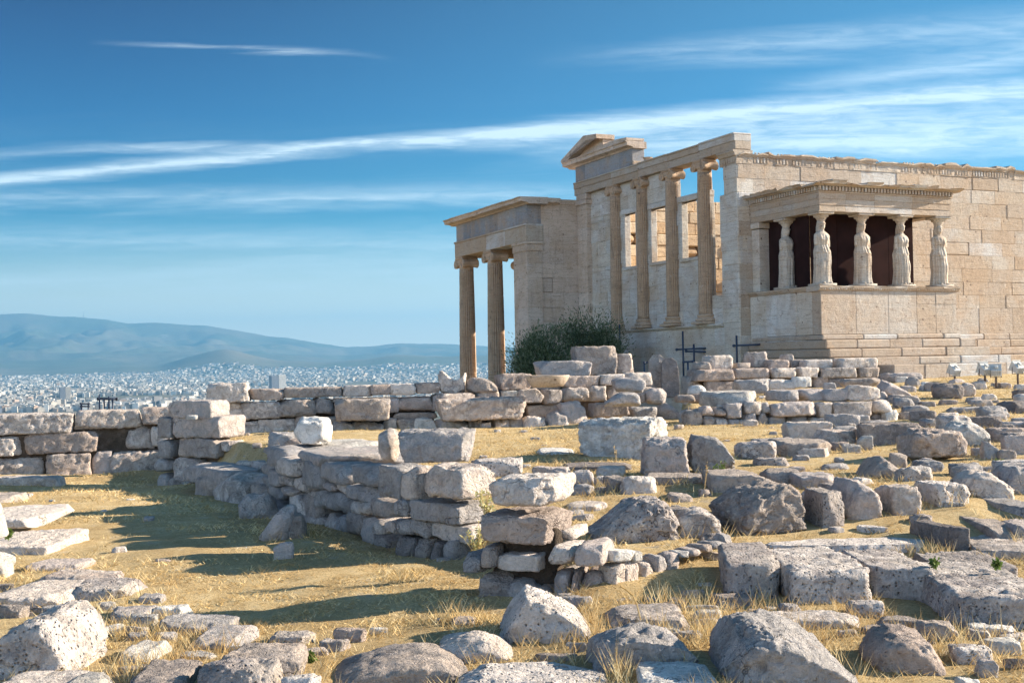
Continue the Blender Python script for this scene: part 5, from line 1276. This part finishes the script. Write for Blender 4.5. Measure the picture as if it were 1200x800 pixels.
def weed(label, px, Y, zb, h, n, seed, mat='weed', stalk=False):
    q = ray(px, 560)*Y; rs = np.random.RandomState(seed); root = empty('weed', (q[0], Y, zb)); tag(root, label, 'weed')
    mb = MB(); Ps = []; Ds = []
    for k in range(n):
        d = np.array([rs.normal()*.35, rs.normal()*.35, 1.0]); d /= np.linalg.norm(d); L = h*rs.uniform(.6, 1)
        mb.tube((0, 0, -.02), d*L, .004, 5, .002)
        for j in range(14 if not stalk else 8):
            f = rs.uniform(.15 if not stalk else .7, 1.0); Ps.append(d*L*f); Ds.append(rs.normal(size=3)+np.array([0, 0, .4]))
    mb.build('stem', M['straw'] if stalk or mat == 'flower' else M['weed'], root)
    Ps = np.array(Ps); Ds = np.array(Ds)
    V, Q = leaves(Ps, Ds, rs.uniform(.02, .05, len(Ps))*(1.0 if not stalk else .5), rs.uniform(.006, .014, len(Ps)), rs); mesh_np('leaf_cluster', V, Q, M[mat], root)
def gz(px, py): Y = hit(px, py); return Y, float(ray(px, py)[2]*Y)
Y_, z_ = gz(842, 556); weed('green leafy weed beside the cracked bluish boulder', 842, Y_-.1, z_, .18, 8, 1)
Y_, z_ = gz(1178, 530); weed('green weed between stones at the right edge', 1178, Y_, z_, .14, 6, 2)
Y_, z_ = gz(1174, 545); weed('low green weed below the grey edge boulder', 1172, Y_, z_, .08, 6, 12)
weed('yellow-flowering dry weed growing in the joint of the rubble wall', 570, 10.75, ray(570, 606)[2]*10.75, .28, 14, 3, 'flower')
weed('pale dry weed at the foot of the rubble wall joint', 559, 10.45, ray(559, 652)[2]*10.45, .30, 14, 4, 'flower')
Y_, z_ = gz(824, 580); weed('tall dry seed stalk in front of the cracked boulder', 824, Y_, z_, .46, 2, 5, 'straw', True)
Y_, z_ = gz(723, 545); weed('thin dry stalk before the marble block', 723, Y_, z_, .28, 2, 6, 'straw', True)
Y_, z_ = gz(1092, 672); weed('grey-green tuft on the flat slab behind the ledge', 1092, 8.9, -1.55, .05, 8, 7)
weed('small green tuft on the flat slab near the right edge', 1165, 8.8, -1.55, .05, 8, 8)
Y_, z_ = gz(361, 775); weed('tiny bright green weed beside the flat-topped stone', 361, Y_, z_, .06, 10, 9)
Y_, z_ = gz(12, 632); weed('small green weed on the left slab', 9, 10.9, ray(9, 630)[2]*10.9, .08, 10, 10)
# bent dry stalk in the bottom centre
Y_, z_ = gz(752, 736); q = ray(752, 736)*Y_; mb = MB(); sc = Y_/F
pts = [(753, 736), (750, 722), (747, 708), (742, 697), (734, 690), (728, 686)]
for a, b in zip(pts[:-1], pts[1:]): mb.tube(((a[0]-752)*sc, 0, (736-a[1])*sc), ((b[0]-752)*sc, -.01, (736-b[1])*sc), .007, 6, .006)
tag(mb.build('dry_stalk', M['straw'], None, loc=(q[0], Y_, q[2])), 'thick bent dry stalk arching over the long dark-faced boulder', 'dry stalk')
# ---- mown straw
rs = np.random.RandomState(4); NB = 380000
Yb = 5.2*(42/5.2)**(rs.rand(NB)**1.25); Xb = (rs.rand(NB)-.5)*(Yb*1.02+2.5)
keep = np.ones(NB, bool)
keep &= ~((Yb > 25.2) & (Xb < np.interp(Yb, _dy, _dx)+.5))
for (a, b, c_, d_, zt) in FOOT: keep &= ~((Xb > a+.02) & (Xb < b-.02) & (Yb > c_+.02) & (Yb < d_-.02))
dens = fbm(np.stack([Xb*.8, Yb*.8, 0*Xb], 1), 77, 3); keep &= rs.rand(NB) < .55+1.2*dens
Xb, Yb = Xb[keep], Yb[keep]; n = len(Xb)
Zb = zg(Xb, Yb)+fbm(np.stack([Xb*.9, Yb*.9, 0*Xb], 1), 5, 4)*.05-.004
tuft = np.clip(fbm(np.stack([Xb*2.2, Yb*2.2, 0*Xb], 1), 99, 3), 0, 1)
for (a, b, c_, d_, zt) in FOOT:      # taller straw round the stones
    near = (Xb > a-.10) & (Xb < b+.10) & (Yb > c_-.16) & (Yb < d_+.08); tuft[near] += .45
L = rs.uniform(.02, .05, n)*(1+2.0*tuft)*(1+Yb*.012); up = .12+rs.rand(n)**2*.9+tuft*.9
an = rs.rand(n)*2*math.pi; D = np.stack([np.cos(an), np.sin(an), up], 1); D /= np.linalg.norm(D, axis=1)[:, None]
S = np.cross(D, rs.normal(size=(n, 3))); S /= np.linalg.norm(S, axis=1)[:, None]
wd = (.0011+.00026*Yb)[:, None]; P0 = np.stack([Xb, Yb, Zb], 1)
V = np.stack([P0-S*wd, P0+S*wd, P0+D*L[:, None]], 1).reshape(-1, 3)
tag(mesh_np('dry_grass', V, None, M['straw'], tris=np.arange(n*3).reshape(-1, 3)), 'golden mown dry grass covering the terraces', 'dry grass', kind='stuff')
# ================================================================ plain, mountains, city, haze
ZP = -112.0
m, nt = new_mat('city_plain_ground'); M['plain'] = m
pos = NN(nt, 'ShaderNodeNewGeometry').outputs['Position']
a1 = NOI(nt, pos, .0012, 6, .6, .5); a2 = NOI(nt, pos, .012, 6, .7)
c = MIX(nt, SMOOTH(nt, a1, .42, .6), (.16, .15, .12), (.05, .07, .04)); c = MIX(nt, SMOOTH(nt, a2, .5, .7), c, (.33, .31, .27))
finish(nt, c, .95, None)
m, nt = new_mat('mountain_scrub'); M['mount'] = m
pos = NN(nt, 'ShaderNodeNewGeometry').outputs['Position']
a1 = NOI(nt, pos, .0006, 8, .65, .6); a2 = NOI(nt, pos, .003, 6, .7)
c = MIX(nt, SMOOTH(nt, a1, .4, .6), (.10, .11, .07), (.16, .14, .10)); c = MIX(nt, SMOOTH(nt, a2, .6, .75), c, (.30, .27, .23))
finish(nt, c, .95, None)
# ridge heights read along the horizon: (photo x, height above level in tangent units), far ridge
rx_ = [-900, -500, -250, -80, 0, 30, 60, 100, 150, 180, 240, 275, 300, 340, 380, 405, 430, 470, 520, 580, 640, 760, 900, 1200, 1700, 2200]
ry_ = [395, 380, 385, 374, 368, 366.5, 371, 371.5, 378, 377, 381.5, 387, 391, 397, 403, 406, 405, 402.5, 403.5, 405, 408, 404, 398, 392, 388, 385]
def hor(px): return 435-.018*(px+30)
az_t = np.array([(p-600)/F for p in rx_]); el_t = np.array([(hor(p)-y)/F for p, y in zip(rx_, ry_)])
na, nr = 700, 150
tt_ = np.linspace(-1.05, 1.15, na)
YR = np.concatenate([np.linspace(130, 3000, 14), np.linspace(3300, 26000, nr-14)])
TA, YY = np.meshgrid(tt_, YR); XX = TA*YY
def terr(X, Y):
    t = X/Y; r = np.interp(t, az_t, el_t)
    top = np.minimum(r*22500, 1060)+fbm(np.stack([t*60, 0*t, 0*t], 1), 61, 4)*26
    d = np.sqrt(X*X+Y*Y)
    base = ZP+np.clip((Y-7500)/9000, 0, 1)**1.4*110
    P = np.stack([X/1500, Y/1500, 0*X], 1)
    rid = 1-np.abs(fbm(P, 3, 5, .52))*1.9
    f = np.clip((Y-12500)/(22500-12500), 0, 1); g = np.clip((26500-Y)/4000, 0, 1)
    shp = f**1.7*np.where(Y > 22500, g, 1)
    crest = np.exp(-((Y-22500)/1500)**2)
    h = base+(top-base)*shp*(crest+(1-crest)*np.clip(.45+.55*rid, 0, 1.05)) + (1-crest)*shp*fbm(P*2.3, 8, 4)*170
    # nearer foothills
    f2 = np.exp(-((Y-13800)/1500)**2)*np.clip(fbm(np.stack([t*9+3, 0*t, 0*t], 1), 21, 3)+.25, 0, 1)
    h = h+f2*330*np.clip((t+.55)*4, 0, 1)
    return np.where(Y < 7500, ZP+0*h, h)
ZZ = terr(XX.ravel(), YY.ravel())
n0, n1 = na, len(YR); ii = (np.arange(n1-1)[:, None]*n0+np.arange(n0-1)[None, :]).ravel()
Q = np.stack([ii, ii+1, ii+n0+1, ii+n0], 1)
far = (YY.ravel()[Q[:, 0]] > 12300).astype(int)
tag(mesh_np('hills', np.stack([XX.ravel(), YY.ravel(), ZZ], 1), Q, None, smooth=True, mats=[M['plain'], M['mount']], midx=far), kind='structure')
mb = MB(); mb.add([(-60000, -60000, ZP-1.5), (60000, -60000, ZP-1.5), (60000, 60000, ZP-1.5), (-60000, 60000, ZP-1.5)], [(0, 1, 2, 3)]); mb.build('plain', M['plain'])['kind'] = 'structure'
M['city'] = island_mat('city_walls', [(0, (.16, .17, .19)), (.2, (.30, .28, .26)), (.45, (.44, .41, .37)), (.75, (.58, .55, .50)), (.92, (.68, .66, .62)), (1, (.36, .24, .17))], .9, .1)
rs = np.random.RandomState(8); N = 44000
Yc = 2900*(12500/2900)**(rs.rand(N)**.85); Tc = rs.uniform(-.62, .30, N)
keep = (Tc < .09) | (rs.rand(N) < .15); Yc, Tc = Yc[keep], Tc[keep]
Xc = Tc*Yc
gap = fbm(np.stack([Xc/420, Yc/600, 0*Xc], 1), 40, 3); k2 = gap < .28; Xc, Yc = Xc[k2], Yc[k2]; N = len(Xc)
Zc = terr(Xc, Yc); wx = rs.uniform(3.5, 9, N)*(1+(Yc/9000)**2*.6); wy = rs.uniform(3.5, 8, N)*(1+(Yc/9000)**2*.6); hh = rs.uniform(6, 19, N)*(1+.5*(rs.rand(N) < .06)); an = R(24)+rs.choice([0, .35, -.2], N)+rs.normal(size=N)*.08
BV = np.array([(-1, -1, 0), (1, -1, 0), (1, 1, 0), (-1, 1, 0), (-1, -1, 1), (1, -1, 1), (1, 1, 1), (-1, 1, 1)], float)
BQ = np.array([(4, 5, 6, 7), (0, 1, 5, 4), (1, 2, 6, 5), (2, 3, 7, 6), (3, 0, 4, 7)])
lx = BV[None, :, 0]*wx[:, None]; ly = BV[None, :, 1]*wy[:, None]; ca, sa = np.cos(an)[:, None], np.sin(an)[:, None]
order = np.argsort(Yc); near = np.zeros(N, bool)
vis = order[(np.abs(Xc[order]/Yc[order]+.20) < .235)][:290]; near[vis] = True
V = np.stack([Xc[:, None]+lx*ca-ly*sa, Yc[:, None]+lx*sa+ly*ca, Zc[:, None]-3+(hh[:, None]+3)*BV[None, :, 2]], 2)
f_ = ~near; Vf = V[f_]; nf = len(Vf)
tag(mesh_np('distant_city', Vf.reshape(-1, 3), (BQ[None]+np.arange(nf)[:, None, None]*8).reshape(-1, 4), M['city']), 'hazy pale city spreading over the plain below the mountains', 'city', kind='stuff')
M['house'] = []
for i, c_ in enumerate([(.58, .55, .50), (.46, .42, .37), (.34, .32, .30), (.64, .62, .58), (.24, .25, .28), (.42, .31, .24)]): M['house'].append(plain('house_wall', c_, .9, 0, .1, .1, .2))
protos = []
for i in range(6):
    mb = MB(); mb.box(-1, 1, -1, 1, -.15, .92); mb.box(-.45, .3, -.5, .4, .92, 1.0+.08*(i % 2)); mb.box(-1, 1, -1, -.93, .92, .96); mb.box(-1, 1, .93, 1, .92, .96)
    o = mb.build('city_house', M['house'][i]); protos.append(o)
used = set()
for j, i in enumerate(vis):
    k = j % 6
    if k in used: o = protos[k].copy(); COL.objects.link(o)
    else: o = protos[k]; used.add(k)
    o.location = (Xc[i], Yc[i], Zc[i]); o.rotation_euler = (0, 0, an[i]); o.scale = (wx[i], wy[i], hh[i])
    tag(o, 'small pale flat-roofed block at the near edge of the hazy city', 'city block', 'nearest blocks of the distant city')
def tower(label, px, ytop, wpx, Yd, mats):
    q = ray(px, ytop)*Yd; w = wpx/F*Yd/2; z0 = float(terr(np.array([q[0]]), np.array([float(Yd)]))[0]); root = empty('tower_block', (q[0], Yd, z0)); tag(root, label, 'tower block'); root.rotation_euler = (0, 0, .45)
    h = q[2]-z0
    for s_, mt in zip((-1, 1), mats):
        mb = MB(); mb.box(-w*1.0 if s_ < 0 else 0.02*w, 0 if s_ < 0 else w*1.0, -w*.7, w*.7, -5, h*(1 if s_ > 0 else .96))
        for k in range(10): mb.box((-w*1.0 if s_ < 0 else .02*w)+1, (0 if s_ < 0 else w)-1, -w*.7-.6, -w*.7, h*(.1+.088*k), h*(.14+.088*k))
        mb.build('wing', M['house'][mt], root)
tower('grey slab tower standing alone above the city at the far left', 76, 453, 12, 4300, (4, 1))
tower('bluish twin tower rising behind the long ruined back wall', 325, 439, 17, 4600, (4, 0))
tower('pale tower block seen at the foot of the porch columns', 603, 416, 7, 4200, (2, 3))
mb = MB(); q = ray(98, 372.5)*22500; mb.tube((0, 0, -60), (0, 0, 110), 7, 6, 3); tag(mb.build('radio_mast', M['house'][4], None, loc=(q[0], 22500, q[2])), 'tiny radio mast on the mountain crest at the left', 'mast')
# haze
m = bpy.data.materials.new('haze'); m.use_nodes = True; nt = m.node_tree; nt.nodes.clear()
v = NN(nt, 'ShaderNodeVolumePrincipled', {'Color': (.17, .47, .78, 1), 'Density': 6.0e-5, 'Anisotropy': 0.15})
NN(nt, 'ShaderNodeOutputMaterial', {1: v.outputs[0]})
mb = MB(); mb.box(-31000, 34000, -3000, 31000, ZP-3, 1230)
o = mb.build('haze', m); tag(o, 'pale blue haze over the city and mountains', 'haze', kind='stuff')
